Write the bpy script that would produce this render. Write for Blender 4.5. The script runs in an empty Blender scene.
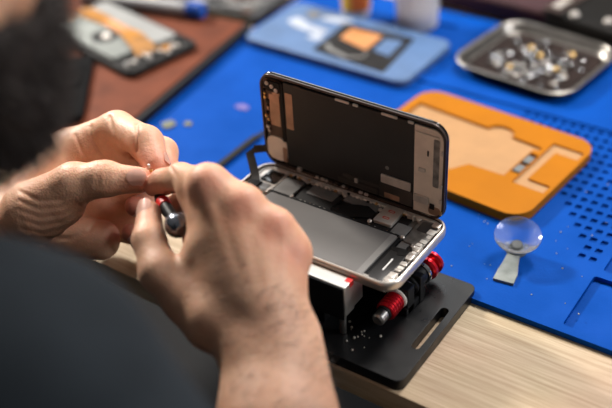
import bpy, bmesh, math, random
import numpy as np
from mathutils import Vector, Matrix

# ---------------------------------------------------------------- basics
# all geometry below is written in millimetres; S turns it into metres
S = 0.001
scn = bpy.context.scene
col = scn.collection
rnd = random.Random(7)
PI = math.pi


def principled(name):
    m = bpy.data.materials.new(name)
    m.use_nodes = True
    nt = m.node_tree
    return m, nt, nt.nodes['Principled BSDF']


def mat(name, c, rough=0.5, metal=0.0, var=0.0, vscale=60.0, bump=0.0, bscale=200.0, spec=0.5,
        coat=0.0, sss=0.0, trans=0.0, ior=1.45, c2=None, stretch=None, alpha=1.0, rvar=0.0):
    """A node material: base colour with an optional noise mix, optional bump."""
    m, nt, b = principled(name)
    N, L = nt.nodes, nt.links
    b.inputs['Roughness'].default_value = rough
    b.inputs['Metallic'].default_value = metal
    b.inputs['Specular IOR Level'].default_value = spec
    b.inputs['Coat Weight'].default_value = coat
    b.inputs['Coat Roughness'].default_value = 0.1
    b.inputs['IOR'].default_value = ior
    b.inputs['Transmission Weight'].default_value = trans
    b.inputs['Alpha'].default_value = alpha
    if sss:
        b.inputs['Subsurface Weight'].default_value = sss
        b.inputs['Subsurface Radius'].default_value = (1.0, 0.35, 0.2)
        b.inputs['Subsurface Scale'].default_value = 0.004
    tc = N.new('ShaderNodeTexCoord')
    src = tc.outputs['Object']
    if stretch:
        mp = N.new('ShaderNodeMapping')
        mp.inputs['Scale'].default_value = stretch
        L.new(src, mp.inputs['Vector'])
        src = mp.outputs['Vector']
    nz = N.new('ShaderNodeTexNoise')
    nz.inputs['Scale'].default_value = vscale
    nz.inputs['Detail'].default_value = 6
    L.new(src, nz.inputs['Vector'])
    if c2 is None:
        c2 = tuple(max(0, x * (1 - var)) for x in c)
    mx = N.new('ShaderNodeMix')
    mx.data_type = 'RGBA'
    rp = N.new('ShaderNodeMapRange')
    rp.inputs['From Min'].default_value = 0.35
    rp.inputs['From Max'].default_value = 0.65
    L.new(nz.outputs['Fac'], rp.inputs['Value'])
    L.new(rp.outputs['Result'], mx.inputs['Factor'])
    mx.inputs['A'].default_value = (*c, 1)
    mx.inputs['B'].default_value = (*c2, 1)
    L.new(mx.outputs['Result'], b.inputs['Base Color'])
    if rvar:
        rr_ = N.new('ShaderNodeMapRange')
        rr_.inputs['From Min'].default_value = 0.3
        rr_.inputs['From Max'].default_value = 0.7
        rr_.inputs['To Min'].default_value = max(0.02, rough - rvar)
        rr_.inputs['To Max'].default_value = min(1, rough + rvar)
        L.new(nz.outputs['Fac'], rr_.inputs['Value'])
        L.new(rr_.outputs['Result'], b.inputs['Roughness'])
    if bump:
        n2 = N.new('ShaderNodeTexNoise')
        n2.inputs['Scale'].default_value = bscale
        n2.inputs['Detail'].default_value = 4
        L.new(src, n2.inputs['Vector'])
        bp = N.new('ShaderNodeBump')
        bp.inputs['Strength'].default_value = bump
        bp.inputs['Distance'].default_value = 0.0006
        L.new(n2.outputs['Fac'], bp.inputs['Height'])
        L.new(bp.outputs['Normal'], b.inputs['Normal'])
    return m


def lin(r, g, b):
    f = lambda v: (v / 255 / 12.92) if v <= 10 else ((v / 255 + 0.055) / 1.055) ** 2.4
    return (f(r), f(g), f(b))


def wood_mat():
    m, nt, b = principled('pale_oak_laminate')
    N, L = nt.nodes, nt.links
    tc = N.new('ShaderNodeTexCoord')
    mp = N.new('ShaderNodeMapping')
    mp.inputs['Scale'].default_value = (10, 420, 60)
    mp.inputs['Rotation'].default_value = (0, 0, math.radians(2))
    L.new(tc.outputs['Object'], mp.inputs['Vector'])
    n1 = N.new('ShaderNodeTexNoise')
    n1.inputs['Scale'].default_value = 1.3
    n1.inputs['Detail'].default_value = 9
    n1.inputs['Roughness'].default_value = 0.68
    n1.inputs['Distortion'].default_value = 0.5
    L.new(mp.outputs['Vector'], n1.inputs['Vector'])
    n2 = N.new('ShaderNodeTexNoise')
    n2.inputs['Scale'].default_value = 7
    n2.inputs['Detail'].default_value = 3
    L.new(tc.outputs['Object'], n2.inputs['Vector'])
    cr = N.new('ShaderNodeValToRGB')
    e = cr.color_ramp.elements
    e[0].position = 0.30
    e[0].color = (*lin(170, 143, 114), 1)
    e[1].position = 0.66
    e[1].color = (*lin(217, 196, 168), 1)
    k = e.new(0.47)
    k.color = (*lin(190, 168, 140), 1)
    L.new(n1.outputs['Fac'], cr.inputs['Fac'])
    mx = N.new('ShaderNodeMix')
    mx.data_type = 'RGBA'
    mx.blend_type = 'MULTIPLY'
    mx.inputs['Factor'].default_value = 0.30
    L.new(cr.outputs['Color'], mx.inputs['A'])
    L.new(n2.outputs['Color'], mx.inputs['B'])
    L.new(mx.outputs['Result'], b.inputs['Base Color'])
    b.inputs['Roughness'].default_value = 0.6
    b.inputs['Specular IOR Level'].default_value = 0.2
    bp = N.new('ShaderNodeBump')
    bp.inputs['Strength'].default_value = 0.2
    bp.inputs['Distance'].default_value = 0.0004
    L.new(n1.outputs['Fac'], bp.inputs['Height'])
    L.new(bp.outputs['Normal'], b.inputs['Normal'])
    return m


def skin_mat():
    m, nt, b = principled('skin')
    N, L = nt.nodes, nt.links
    tc = N.new('ShaderNodeTexCoord')

    def noise(scale, det=5, rough=.55):
        n = N.new('ShaderNodeTexNoise')
        n.inputs['Scale'].default_value = scale
        n.inputs['Detail'].default_value = det
        n.inputs['Roughness'].default_value = rough
        L.new(tc.outputs['Object'], n.inputs['Vector'])
        return n
    a = noise(38)
    cr = N.new('ShaderNodeValToRGB')
    e = cr.color_ramp.elements
    e[0].position, e[0].color = 0.32, (0.70, 0.345, 0.205, 1)
    e[1].position, e[1].color = 0.68, (0.91, 0.55, 0.365, 1)
    L.new(a.outputs['Fac'], cr.inputs['Fac'])
    f = noise(900, 3)
    mx = N.new('ShaderNodeMix')
    mx.data_type = 'RGBA'
    mx.blend_type = 'MULTIPLY'
    mx.inputs['Factor'].default_value = 0.28
    L.new(cr.outputs['Color'], mx.inputs['A'])
    L.new(f.outputs['Color'], mx.inputs['B'])
    # redder where the painted attribute says blood shows (finger tips, knuckles)
    at = N.new('ShaderNodeAttribute')
    at.attribute_name = 'flush'
    m2 = N.new('ShaderNodeMix')
    m2.data_type = 'RGBA'
    m2.inputs['B'].default_value = (0.60, 0.185, 0.125, 1)
    L.new(at.outputs['Fac'], m2.inputs['Factor'])
    L.new(mx.outputs['Result'], m2.inputs['A'])
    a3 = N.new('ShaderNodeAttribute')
    a3.attribute_name = 'tan'  # browner skin, plus shade painted around the thumbs
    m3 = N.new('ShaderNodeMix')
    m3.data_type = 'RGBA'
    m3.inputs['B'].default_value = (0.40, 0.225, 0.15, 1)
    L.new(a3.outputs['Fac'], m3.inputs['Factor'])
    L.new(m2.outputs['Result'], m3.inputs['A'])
    L.new(m3.outputs['Result'], b.inputs['Base Color'])
    b.inputs['Roughness'].default_value = 0.5
    b.inputs['Subsurface Weight'].default_value = 0.25
    b.inputs['Subsurface Radius'].default_value = (1, .35, .18)
    b.inputs['Subsurface Scale'].default_value = 0.004
    v = N.new('ShaderNodeTexVoronoi')
    v.inputs['Scale'].default_value = 750
    L.new(tc.outputs['Object'], v.inputs['Vector'])
    g = noise(260, 4)
    ad = N.new('ShaderNodeMath')
    ad.operation = 'ADD'
    L.new(v.outputs['Distance'], ad.inputs[0])
    L.new(g.outputs['Fac'], ad.inputs[1])
    bp = N.new('ShaderNodeBump')
    bp.inputs['Strength'].default_value = 0.3
    bp.inputs['Distance'].default_value = 0.0006
    L.new(ad.outputs['Value'], bp.inputs['Height'])
    L.new(bp.outputs['Normal'], b.inputs['Normal'])
    return m


M = {}
M['wood'] = wood_mat()
M['skin'] = skin_mat()
M['floor'] = mat('dark_floor', (0.010, 0.010, 0.012), 0.7, var=.3, vscale=8)
M['desk_steel'] = mat('black_desk_steel', (0.012, 0.012, 0.013), 0.5)
M['blue'] = mat('blue_silicone', (0.0, 0.060, 0.34), 0.6, var=.16, vscale=25, bump=.22, bscale=500, spec=.06, rvar=.1)
M['black_plate'] = mat('black_anodised', (0.0065, 0.007, 0.008), 0.36, var=.3, vscale=60, bump=.06, bscale=900, spec=.36, rvar=.1)
M['black_plastic'] = mat('black_plastic', (0.010, 0.010, 0.011), 0.5, spec=.2)
M['black_soft'] = mat('black_cloth', (0.004, 0.004, 0.0045), 0.9, spec=.1, bump=.4, bscale=700)
M['steel'] = mat('brushed_steel', (0.62, 0.60, 0.57), 0.30, 1.0, var=.15, vscale=90, stretch=(1, 12, 1))
M['alu'] = mat('aluminium', (0.66, 0.65, 0.62), 0.42, 1.0, var=.1, vscale=50, stretch=(1, 10, 1))
M['chrome'] = mat('polished_steel', (0.55, 0.56, 0.58), 0.16, 1.0)
M['red_alu'] = mat('red_anodised', (0.62, 0.006, 0.018), 0.28, 0.75, coat=.3)
M['red_paint'] = mat('red_paint', (0.62, 0.012, 0.012), 0.45)
M['orange'] = mat('orange_silicone', (0.40, 0.134, 0.0004), 0.55, var=.10, vscale=30, bump=.1, bscale=600, spec=.12)
M['orange_light'] = mat('pale_orange_sheet', (0.40, 0.21, 0.08), 0.6, var=.10, vscale=70)
M['housing'] = mat('pale_silver_aluminium', (0.74, 0.68, 0.62), 0.34, 0.85, var=.06, vscale=40)
M['inner_grey'] = mat('grey_inner_frame', (0.30, 0.29, 0.275), 0.42, 0.7, var=.5, vscale=160)
M['battery'] = mat('battery_wrap', (0.155, 0.149, 0.145), 0.5, 0.0, var=.12, vscale=30, bump=.05, bscale=400)
M['battery_edge'] = mat('battery_border', (0.20, 0.195, 0.19), 0.5)
M['shield'] = mat('grey_shield_film', (0.20, 0.195, 0.19), 0.4, 0.2, var=.25, vscale=70)
M['shield_dark'] = mat('dark_shield_film', (0.035, 0.034, 0.034), 0.32, 0.2, var=.3, vscale=70)
M['flange'] = mat('pale_inner_flange', (0.62, 0.58, 0.53), 0.4, 0.4, var=.35, vscale=140)
M['board'] = mat('dark_circuit_board', (0.018, 0.017, 0.017), 0.5, var=.4, vscale=200, spec=.12)
M['tin'] = mat('tin_can', (0.66, 0.61, 0.56), 0.38, 0.55, var=.22, vscale=120)
M['white_bits'] = mat('white_plastic', (0.72, 0.68, 0.62), 0.4, var=.15, vscale=150)
M['copper'] = mat('bare_copper_foil', (0.46, 0.29, 0.20), 0.38, 0.6, var=.25, vscale=120)
M['brown_flex'] = mat('brown_flex', (0.085, 0.040, 0.024), 0.36, 0.25, var=.4, vscale=200)
M['dark_flex'] = mat('dark_ribbon', (0.055, 0.050, 0.046), 0.30, 0.35, var=.2, vscale=100)
M['glass_black'] = mat('black_glass', (0.008, 0.007, 0.007), 0.12, coat=.5)
M['rim'] = mat('dark_brown_rim', (0.050, 0.034, 0.028), 0.34, 0.35)
M['disp_black'] = mat('matt_black_shield', (0.024, 0.0235, 0.023), 0.42, var=.3, vscale=25, bump=.1, bscale=220, spec=.4)
M['disp_metal'] = mat('grey_display_metal', (0.85, 0.75, 0.65), 0.45, 0.2, var=.2, vscale=60)
M['gold'] = mat('gold_contact', (0.75, 0.50, 0.20), 0.3, 1.0)
M['contact'] = mat('grey_contact', (0.13, 0.14, 0.14), 0.6, 0.0)
M['white_print'] = mat('white_print', (0.78, 0.78, 0.76), 0.6)
M['red_print'] = mat('red_mark', (0.50, 0.06, 0.035), 0.5)
M['tray'] = mat('stainless_tray', (0.30, 0.28, 0.26), 0.33, 1.0, var=.2, vscale=40)
M['tray_floor'] = mat('stained_steel', (0.022, 0.013, 0.011), 0.6, 0.0, spec=.12, var=.35, vscale=60)  # dark brown base colour holds the dish's reflection
M['dev_blue'] = mat('pale_blue_shell', (0.072, 0.145, 0.30), 0.5, var=.22, vscale=60)
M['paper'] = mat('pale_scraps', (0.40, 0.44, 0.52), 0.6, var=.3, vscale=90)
M['amber'] = mat('amber_flex', (0.46, 0.185, 0.008), 0.4, 0.1, var=.45, vscale=60)
M['orange_sheet'] = mat('copper_orange_sheet', (0.58, 0.245, 0.085), 0.45, var=.25, vscale=50)
M['brick'] = mat('brick_red_board', (0.15, 0.041, 0.019), 0.65, var=.35, vscale=40, bump=.15, bscale=300, spec=.12)
M['grey_plate'] = mat('grey_green_plate', (0.22, 0.24, 0.225), 0.55, 0.0, var=.3, vscale=40)
M['pale_plate'] = mat('pale_grey_plate', (0.25, 0.255, 0.25), 0.6, 0.0, var=.12, vscale=40)
M['white_tube'] = mat('white_tube', (0.33, 0.33, 0.34), 0.45, var=.2, vscale=50)
M['blue_cap'] = mat('blue_cap', (0.004, 0.065, 0.36), 0.35)
M['yellow'] = mat('yellow_label', (0.95, 0.56, 0.03), 0.45)
M['red_label'] = mat('orange_red_label', (0.85, 0.20, 0.03), 0.45)
M['bottle_white'] = mat('white_bottle', (0.78, 0.72, 0.66), 0.4)
M['frosted'] = mat('frosted_plastic', (0.85, 0.84, 0.86), 0.35, trans=.55, ior=1.2, alpha=.80)
M['maroon'] = mat('maroon_cloth', (0.040, 0.004, 0.009), 0.75, var=.4, vscale=30)
M['case_black'] = mat('black_case_plastic', (0.008, 0.007, 0.006), 0.5, var=.4, vscale=30, spec=.15)
M['case_brown'] = mat('dark_brown_strap', (0.035, 0.014, 0.008), 0.6, var=.4, vscale=30)
M['clear'] = mat('clear_rubber', (0.90, 0.92, 0.95), 0.12, trans=.93, ior=1.38)
M['grey_tab'] = mat('grey_fabric_tab', (0.25, 0.275, 0.26), 0.65, var=.3, vscale=120, bump=.2)
M['debris'] = mat('crumbs', (0.45, 0.42, 0.36), 0.7, var=.4, vscale=500)
M['olive_bit'] = mat('olive_grey_scrap', (0.17, 0.18, 0.12), 0.6, var=.4, vscale=300)
M['pink_bit'] = mat('pink_scrap', (0.13, 0.10, 0.32), 0.6)
M['shirt'] = mat('charcoal_jersey', (0.0165, 0.0215, 0.027), 0.92, var=.2, vscale=40, bump=.35, bscale=900, spec=.2)
M['hair'] = mat('dark_brown_hair', (0.028, 0.018, 0.015), 0.6, var=.4, vscale=300)
M['nail'] = mat('fingernail', (0.88, 0.58, 0.47), 0.36, var=.1, vscale=120, sss=.15)
M['lip'] = mat('lips', (0.42, 0.14, 0.11), 0.45)
M['eye'] = mat('eyeball', (0.75, 0.72, 0.68), 0.2)
M['ball_steel'] = mat('blue_grey_steel', (0.23, 0.25, 0.29), 0.22, 1.0)


# ---------------------------------------------------------------- objects
def link(o, parent=None):
    col.objects.link(o)
    if parent is not None:
        o.parent = parent
    return o


def tag(o, label, cat, group=None, kind=None):
    o['label'] = label
    o['category'] = cat
    if group:
        o['group'] = group
    if kind:
        o['kind'] = kind
    return o


def thing(name, label, cat, loc=(0, 0, 0), rot=0.0, group=None):
    o = bpy.data.objects.new(name, None)
    o.empty_display_size = 0.01
    o.location = Vector(loc) * S
    o.rotation_euler = (0, 0, math.radians(rot))
    link(o)
    return tag(o, label, cat, group)


def obj(name, bm, m, parent=None, smooth=21, loc=None, rot=None, mtx=None):
    """bmesh (mm) -> one linked mesh object."""
    if mtx is not None:
        bm.transform(mtx)
    bmesh.ops.recalc_face_normals(bm, faces=bm.faces)
    bm.transform(Matrix.Scale(S, 4))
    me = bpy.data.meshes.new(name)
    if smooth:
        ca = math.cos(math.radians(smooth))
        for f in bm.faces:
            f.smooth = True
        for e in bm.edges:
            if len(e.link_faces) == 2:
                e.smooth = e.link_faces[0].normal.dot(e.link_faces[1].normal) > ca
    bm.to_mesh(me)
    bm.free()
    me.materials.append(M[m])
    o = bpy.data.objects.new(name, me)
    if loc is not None:
        o.location = Vector(loc) * S
    if rot is not None:
        o.rotation_euler = rot
    return link(o, parent)


def rr(w, d, r, cx=0, cy=0, n=6):
    """rounded rectangle outline, counter-clockwise"""
    r = max(0.01, min(r, w / 2 - .01, d / 2 - .01))
    pts = []
    for (sx, sy, a0) in ((1, 1, 0), (-1, 1, 90), (-1, -1, 180), (1, -1, 270)):
        for k in range(n + 1):
            a = math.radians(a0 + 90 * k / n)
            pts.append((cx + sx * (w / 2 - r) + r * math.cos(a), cy + sy * (d / 2 - r) + r * math.sin(a)))
    return pts


def circ(r, cx=0, cy=0, n=20):
    return [(cx + r * math.cos(2 * PI * k / n), cy + r * math.sin(2 * PI * k / n)) for k in range(n)]


def prism(outer, z0, z1, holes=(), bev=0.0, seg=2, bm=None):
    """extruded outline with through holes, edges optionally bevelled"""
    b = bmesh.new()
    loops = [outer] + [list(h) for h in holes]
    lv = []
    for z in (z0, z1):
        ring = []
        for lp in loops:
            vs = [b.verts.new((x, y, z)) for x, y in lp]
            ring.append(vs)
        lv.append(ring)
    for (lo, hi) in zip(lv[0], lv[1]):
        n = len(lo)
        for i in range(n):
            b.faces.new((lo[i], lo[(i + 1) % n], hi[(i + 1) % n], hi[i]))
    if holes:
        for ring in lv:
            es = []
            for vs in ring:
                n = len(vs)
                for i in range(n):
                    e = b.edges.get((vs[i], vs[(i + 1) % n]))
                    es.append(e)
            bmesh.ops.triangle_fill(b, edges=es, use_beauty=True)
    else:
        b.faces.new(lv[0][0][::-1])
        b.faces.new(lv[1][0])
    bmesh.ops.recalc_face_normals(b, faces=b.faces)
    if bev > 0:
        es = [e for e in b.edges if len(e.link_faces) == 2 and e.calc_face_angle(0) > math.radians(40)]
        bmesh.ops.bevel(b, geom=es, offset=bev, segments=seg, affect='EDGES', profile=0.5, clamp_overlap=True)
    return join(bm, b)


def join(bm, b):
    if bm is None:
        return b
    me = bpy.data.meshes.new('tmp')
    b.to_mesh(me)
    b.free()
    bm.from_mesh(me)
    bpy.data.meshes.remove(me)
    return bm


def box(x0, x1, y0, y1, z0, z1, bev=0.0, bm=None, seg=2):
    return prism([(x1, y1), (x0, y1), (x0, y0), (x1, y0)], z0, z1, bev=bev, bm=bm, seg=seg)


def lathe(prof, n=24, bm=None, mtx=None):
    """profile of (r, z) spun about Z, ends closed where r = 0"""
    b = bmesh.new()
    rings = []
    for (r, z) in prof:
        if r < 1e-6:
            rings.append([b.verts.new((0, 0, z))])
        else:
            rings.append([b.verts.new((r * math.cos(2 * PI * k / n), r * math.sin(2 * PI * k / n), z)) for k in range(n)])
    for a, c in zip(rings, rings[1:]):
        for k in range(n):
            k2 = (k + 1) % n
            if len(a) == 1 and len(c) == 1:
                continue
            if len(a) == 1:
                b.faces.new((a[0], c[k2], c[k]))
            elif len(c) == 1:
                b.faces.new((a[k], a[k2], c[0]))
            else:
                b.faces.new((a[k], a[k2], c[k2], c[k]))
    if mtx is not None:
        b.transform(mtx)
    return join(bm, b)


def aim(a, c):
    """matrix taking the Z axis from the origin to the line a -> c, origin at a"""
    a, c = Vector(a), Vector(c)
    q = (c - a).normalized().to_track_quat('Z', 'Y')
    return Matrix.Translation(a) @ q.to_matrix().to_4x4()


def rod(a, c, r, bev=0.4, n=20, bm=None, r2=None):
    h = (Vector(c) - Vector(a)).length
    r2 = r if r2 is None else r2
    return lathe([(0, 0), (r - bev, 0), (r, bev), (r2, h - bev), (r2 - bev, h), (0, h)], n, bm, aim(a, c))


def ribbon(pts, wdir, w, t, bm=None):
    """flat strip along pts, wdir = width direction(s), thickness t"""
    b = bmesh.new()
    P = [Vector(p) for p in pts]
    rows = []
    for i, p in enumerate(P):
        d = (P[min(i + 1, len(P) - 1)] - P[max(i - 1, 0)]).normalized()
        wd = Vector(wdir[i] if isinstance(wdir, list) else wdir).normalized()
        nn = d.cross(wd).normalized()
        wv = w[i] if isinstance(w, (list, tuple)) else w
        rows.append([b.verts.new(p + wd * wv / 2 * s + nn * t / 2 * u) for (s, u) in ((-1, -1), (1, -1), (1, 1), (-1, 1))])
    for a, c in zip(rows, rows[1:]):
        for k in range(4):
            b.faces.new((a[k], a[(k + 1) % 4], c[(k + 1) % 4], c[k]))
    b.faces.new(rows[0][::-1])
    b.faces.new(rows[-1])
    return join(bm, b)


def dup(root, name=None, loc=None, rot=None):
    r = root.copy()
    col.objects.link(r)
    if loc is not None:
        r.location = Vector(loc) * S
    if rot is not None:
        r.rotation_euler = rot
    for ch in list(root.children):
        c = ch.copy()
        col.objects.link(c)
        c.parent = r
        for g in ch.children:
            d = g.copy()
            col.objects.link(d)
            d.parent = c
    return r


# ---------------------------------------------------------------- setting
fl = obj('floor', box(-2500, 2500, -2000, 2500, -760, -740), 'floor')
fl['kind'] = 'structure'

desk = thing('workbench', 'pale oak laminate workbench that everything lies on', 'workbench', (0, 0, 0))
obj('tabletop', box(-900, 750, -68, 760, -18, 0, bev=.8), 'wood', desk)
for (x, y) in ((-860, -30), (710, -30), (-860, 720), (710, 720)):
    obj('leg', box(x - 22, x + 22, y - 22, y + 22, -740, -18, bev=2), 'desk_steel', desk)

# ---------------------------------------------------------------- repair mat
MT = 4.5
holes = []
for j in range(17):
    y = 111 + 10.75 * j
    for i in range(-10, 15):
        x = 105.5 + 8.2 * i + .15 * j
        if y < 190:
            lim = max(96, 98.5 + (177 - y) * .76)
            if y < 118:
                lim = 141
        else:
            lim = 30
        if x < lim or x > 225 or (y < 176 and x > 159):
            continue
        holes.append(rr(5.0, 5.6, .7, x, y, n=1))
trays = [rr(118, 57, 2.5, 221, 66.5, n=3), rr(114, 62, 2.5, 222, 134, n=3)]
holes += trays
holes.append(rr(24, 13, 5, -107, 388, n=4))
holes.append(rr(34, 10, 4, -92, 318, n=4))
full = rr(570, 392, 8, 7, 227, n=5)
matbm = prism(full, 2.6, MT, holes=holes, bev=0)
prism(full, 0.9, 2.6, holes=trays, bm=matbm)
prism(full, 0, 0.9, bm=matbm)
prism(rr(548, 15, 3, 7, 285, n=4), MT - .2, MT + 1.6, bev=.8, bm=matbm)
prism(rr(7, 118, 2, -72, 352, n=4), MT - .2, MT + 1.6, bev=.8, bm=matbm)
m_o = obj('repair_mat', matbm, 'blue')
tag(m_o, 'bright blue silicone repair mat with square pits and sunken trays', 'mat')

# small marks and scraps on the mat
def blob(r, h, n=9, seed=0, sq=1.0):
    g = random.Random(seed)
    return prism([(r * (0.75 + .4 * g.random()) * math.cos(2 * PI * k / n) * sq, r * (0.75 + .4 * g.random()) * math.sin(2 * PI * k / n)) for k in range(n)], 0, h, bev=h * .3)

tag(obj('scrap', blob(7, 1.6, seed=1), 'olive_bit', loc=(-230, 102, MT)), 'olive grey scrap lying on the blue mat nearest the red board', 'scrap')
tag(obj('scrap', blob(4.0, 1.2, seed=2), 'olive_bit', loc=(-216, 112, MT)), 'small pale crumb right of the olive grey scrap', 'scrap')
tag(obj('scrap', blob(5.0, 0.7, seed=3, sq=1.5), 'pink_bit', loc=(-191, 159, MT)), 'lilac scrap alone on the bare blue mat', 'scrap')
dust = bmesh.new()
for k in range(34):
    x, y = 60 + rnd.random() * 110, 45 + rnd.random() * 160
    if y > 120 and x < 112:
        continue
    bb = bmesh.new()
    bmesh.ops.create_icosphere(bb, subdivisions=1, radius=.25 + rnd.random() * .5, matrix=Matrix.Translation((x, y, MT + .15)))
    join(dust, bb)
tag(obj('dust_specks', dust, 'debris'), 'pale dust specks scattered on the blue mat beside the square pits', 'dust', kind='stuff')
st = thing('spudger', 'thin black plastic prying stick lying on the blue mat', 'tool', (-148.5, 95, MT), 90)
obj('shaft', prism(rr(64, 5.5, 2, -4, 0), 0, 4, bev=1), 'black_plastic', st)
obj('tip', prism([(27.5, -2.6), (40, -1.6), (40, 1.6), (27.5, 2.6)], .2, 2.0, bev=.4), 'black_plastic', st)

# ---------------------------------------------------------------- orange mould pad
pad = thing('moulded_pad', 'thick orange silicone phone jig with pale sunken bed behind the opened phone', 'pad', (20.6, 188.4, MT), -5.5)
# outline coordinates are local to the pad
obj('base_layer', prism(rr(164.6, 124, 17.5, n=8), 0, 5.6, bev=.5), 'orange', pad)
main = [(-74, -46), (-74, 36), (-4, 34), (-1.5, 40), (4, 43), (12, 43), (18, 40), (20, 33), (48, 31.5),
        (48, 26), (43.5, 26), (42.5, -20), (12, -22), (5, -35), (-4, -45)]
main = main[::-1]
cbed = [(52, 43), (79, 43), (79, 31), (60, 31), (60, -13), (79, -13), (79, -24), (52, -24)][::-1]
slot = [(43.5, 20), (51, 20), (51, -12), (43.5, -12)]
obj('top_layer', prism(rr(165, 124.5, 18, n=8), 5.6, 8.5, holes=[main, cbed, slot], bev=0), 'orange', pad)
shr = lambda pts, f: [(x, y) for x, y in pts]
obj('phone_bed', prism(main, 5.6, 6.4), 'orange_light', pad)
obj('side_bed', prism(cbed, 5.6, 6.9), 'orange_light', pad)
for (y0) in (-9, 6):
    obj('metal_contact', box(44, 50.5, y0, y0 + 10, 5.6, 8.3, bev=.4), 'contact', pad)

# ---------------------------------------------------------------- suction cup
cup = thing('suction_cup', 'clear suction cup with a grey pull tab lying on the blue mat', 'suction cup', (108, 80, MT))
cmx = Matrix.Translation((-3, 12, 4.2)) @ Matrix.Rotation(math.radians(14), 4, 'X') @ Matrix.Rotation(math.radians(6), 4, 'Y')
obj('cup', lathe([(0, 2.2), (4, 2.2), (6.2, 4), (10, 9.5), (14, 13.4), (16.4, 14.8), (16.6, 14.2), (14.4, 12.2), (10.6, 8), (7.2, 2.2), (6.5, .2), (0, 0)], 40, mtx=cmx), 'clear', cup)
obj('knob', lathe([(0, 0), (6.6, 0), (7.4, .8), (7.4, 3.6), (6.2, 4.4), (0, 4.4)], 28, mtx=Matrix.Translation((-3, 12, 0.0))), 'grey_tab', cup)
obj('screw_head', lathe([(0, 0), (4.2, 0), (4.2, 1.2), (3.2, 1.7), (0, 1.8)], 20, mtx=cmx @ Matrix.Translation((0, 0, 2.3))), 'contact', cup)
obj('pull_tab', ribbon([(-3, 13, 1.4), (-2, 5, 1.5), (0, -4, 1.6), (2, -13, 1.3), (3.5, -24, 1.0)], (1, .12, 0), [11, 9, 11, 14, 14.5], 2.0), 'grey_tab', cup)

# ---------------------------------------------------------------- phone holder
hold = thing('phone_holder', 'black repair clamp with red thumbscrews gripping the opened phone', 'clamp', (0, 0, 0))
PZ = 8.5
obj('base_plate', prism(rr(200, 106, 6, 0, -13, n=5), 0, PZ, holes=[rr(6, 44, 3.0, 92, -13, n=5)], bev=.8), 'black_plate', hold)
# fixed jaw block under the near long edge of the phone
obj('jaw_block', box(-36, 50, -49.2, -38.3, 26, 50.6, bev=.5), 'alu', hold)
obj('jaw_face', box(-36, 49.4, -50.2, -49.2, 24, 49.8, bev=.3), 'black_plate', hold)  # black sheet standing in for the jaw front's shade and dark reflection
jm = obj('red_mark', box(46, 50.3, -43, -38.6, 46.5, 50.9, bev=.3), 'red_paint', hold)
obj('jaw_shelf', box(-36, 49, -38.3, -26, 26, 46.9, bev=.5), 'alu', hold)
obj('pillar', box(-26, 30, -44, -16, PZ, 26, bev=1), 'black_plate', hold)
obj('rail', box(-60, 74, -12, 14, PZ, 15, bev=1), 'black_plate', hold)
obj('support', box(-55, 40, 4, 26, 15, 46.8, bev=1), 'black_plate', hold)
obj('guide_pin', rod((45.5, -45.5, PZ), (45.5, -45.5, 26), 2.4), 'steel', hold)
# clamp screw along Y under the right end
RX, RZ = 66.5, 22
def yrod(name, y0, y1, r, m, bev=.5, x=RX, z=RZ, r2=None):
    return obj(name, rod((x, y0, z), (x, y1, z), r, bev, 26, r2=r2), m, hold)
yrod('spindle', -36, 30, 2.8, 'steel')
yrod('spindle_tip', -37.5, -28, 4.4, 'steel', 1.2)
yrod('rubber_collar', -30, -26.5, 5.2, 'black_plastic')
kb = rod((RX, -28, RZ), (RX, -13.5, RZ), 6.6, .8, 26)
for k in range(5):
    rod((RX, -26.6 + k * 2.6, RZ), (RX, -25.2 + k * 2.6, RZ), 7.1, .4, 26, bm=kb)
obj('thumb_screw', kb, 'red_alu', hold)
yrod('washer', -13.5, -10.8, 7.4, 'white_bits', .8)
obj('clamp_arm', box(RX - 9, RX + 7.5, -10.8, -1.5, PZ, RZ + 8, bev=1), 'black_plate', hold)
yrod('washer', -1.5, 1.8, 6.0, 'chrome', .5)
obj('clamp_arm', box(RX - 9, RX + 8.5, 4.5, 10.5, PZ, RZ + 8.5, bev=1), 'black_plate', hold)
yrod('barrel', 1.8, 17.5, 7.6, 'black_plate', .8)
yrod('washer', 17.5, 20.5, 9.0, 'chrome', .8)
kb = rod((RX + 2, 22, RZ), (RX + 2, 27.5, RZ), 8.6, 1.5, 28)
obj('thumb_screw', kb, 'red_alu', hold)
kb = rod((RX + 2, 30, RZ), (RX + 2, 35, RZ), 8.6, 1.5, 28)
obj('thumb_screw', kb, 'red_alu', hold)
yrod('spindle_tip', 20, 36.6, 4.6, 'chrome', .6, RX + 2, RZ)
obj('end_support', box(45, 60, -6, 30, 15, 46.8, bev=1), 'black_plate', hold)
crumb = bmesh.new()
for k in range(16):
    x, y, r = 56 + rnd.gauss(0, 9), -45 + rnd.gauss(0, 6), .35 + rnd.random() * .75
    bb = bmesh.new()
    bmesh.ops.create_icosphere(bb, subdivisions=1, radius=r, matrix=Matrix.Translation((x, y, PZ + r * .6)))
    join(crumb, bb)
tag(obj('solder_crumbs', crumb, 'debris'), 'pale solder crumbs scattered on the black base plate', 'crumbs', kind='stuff')

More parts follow.
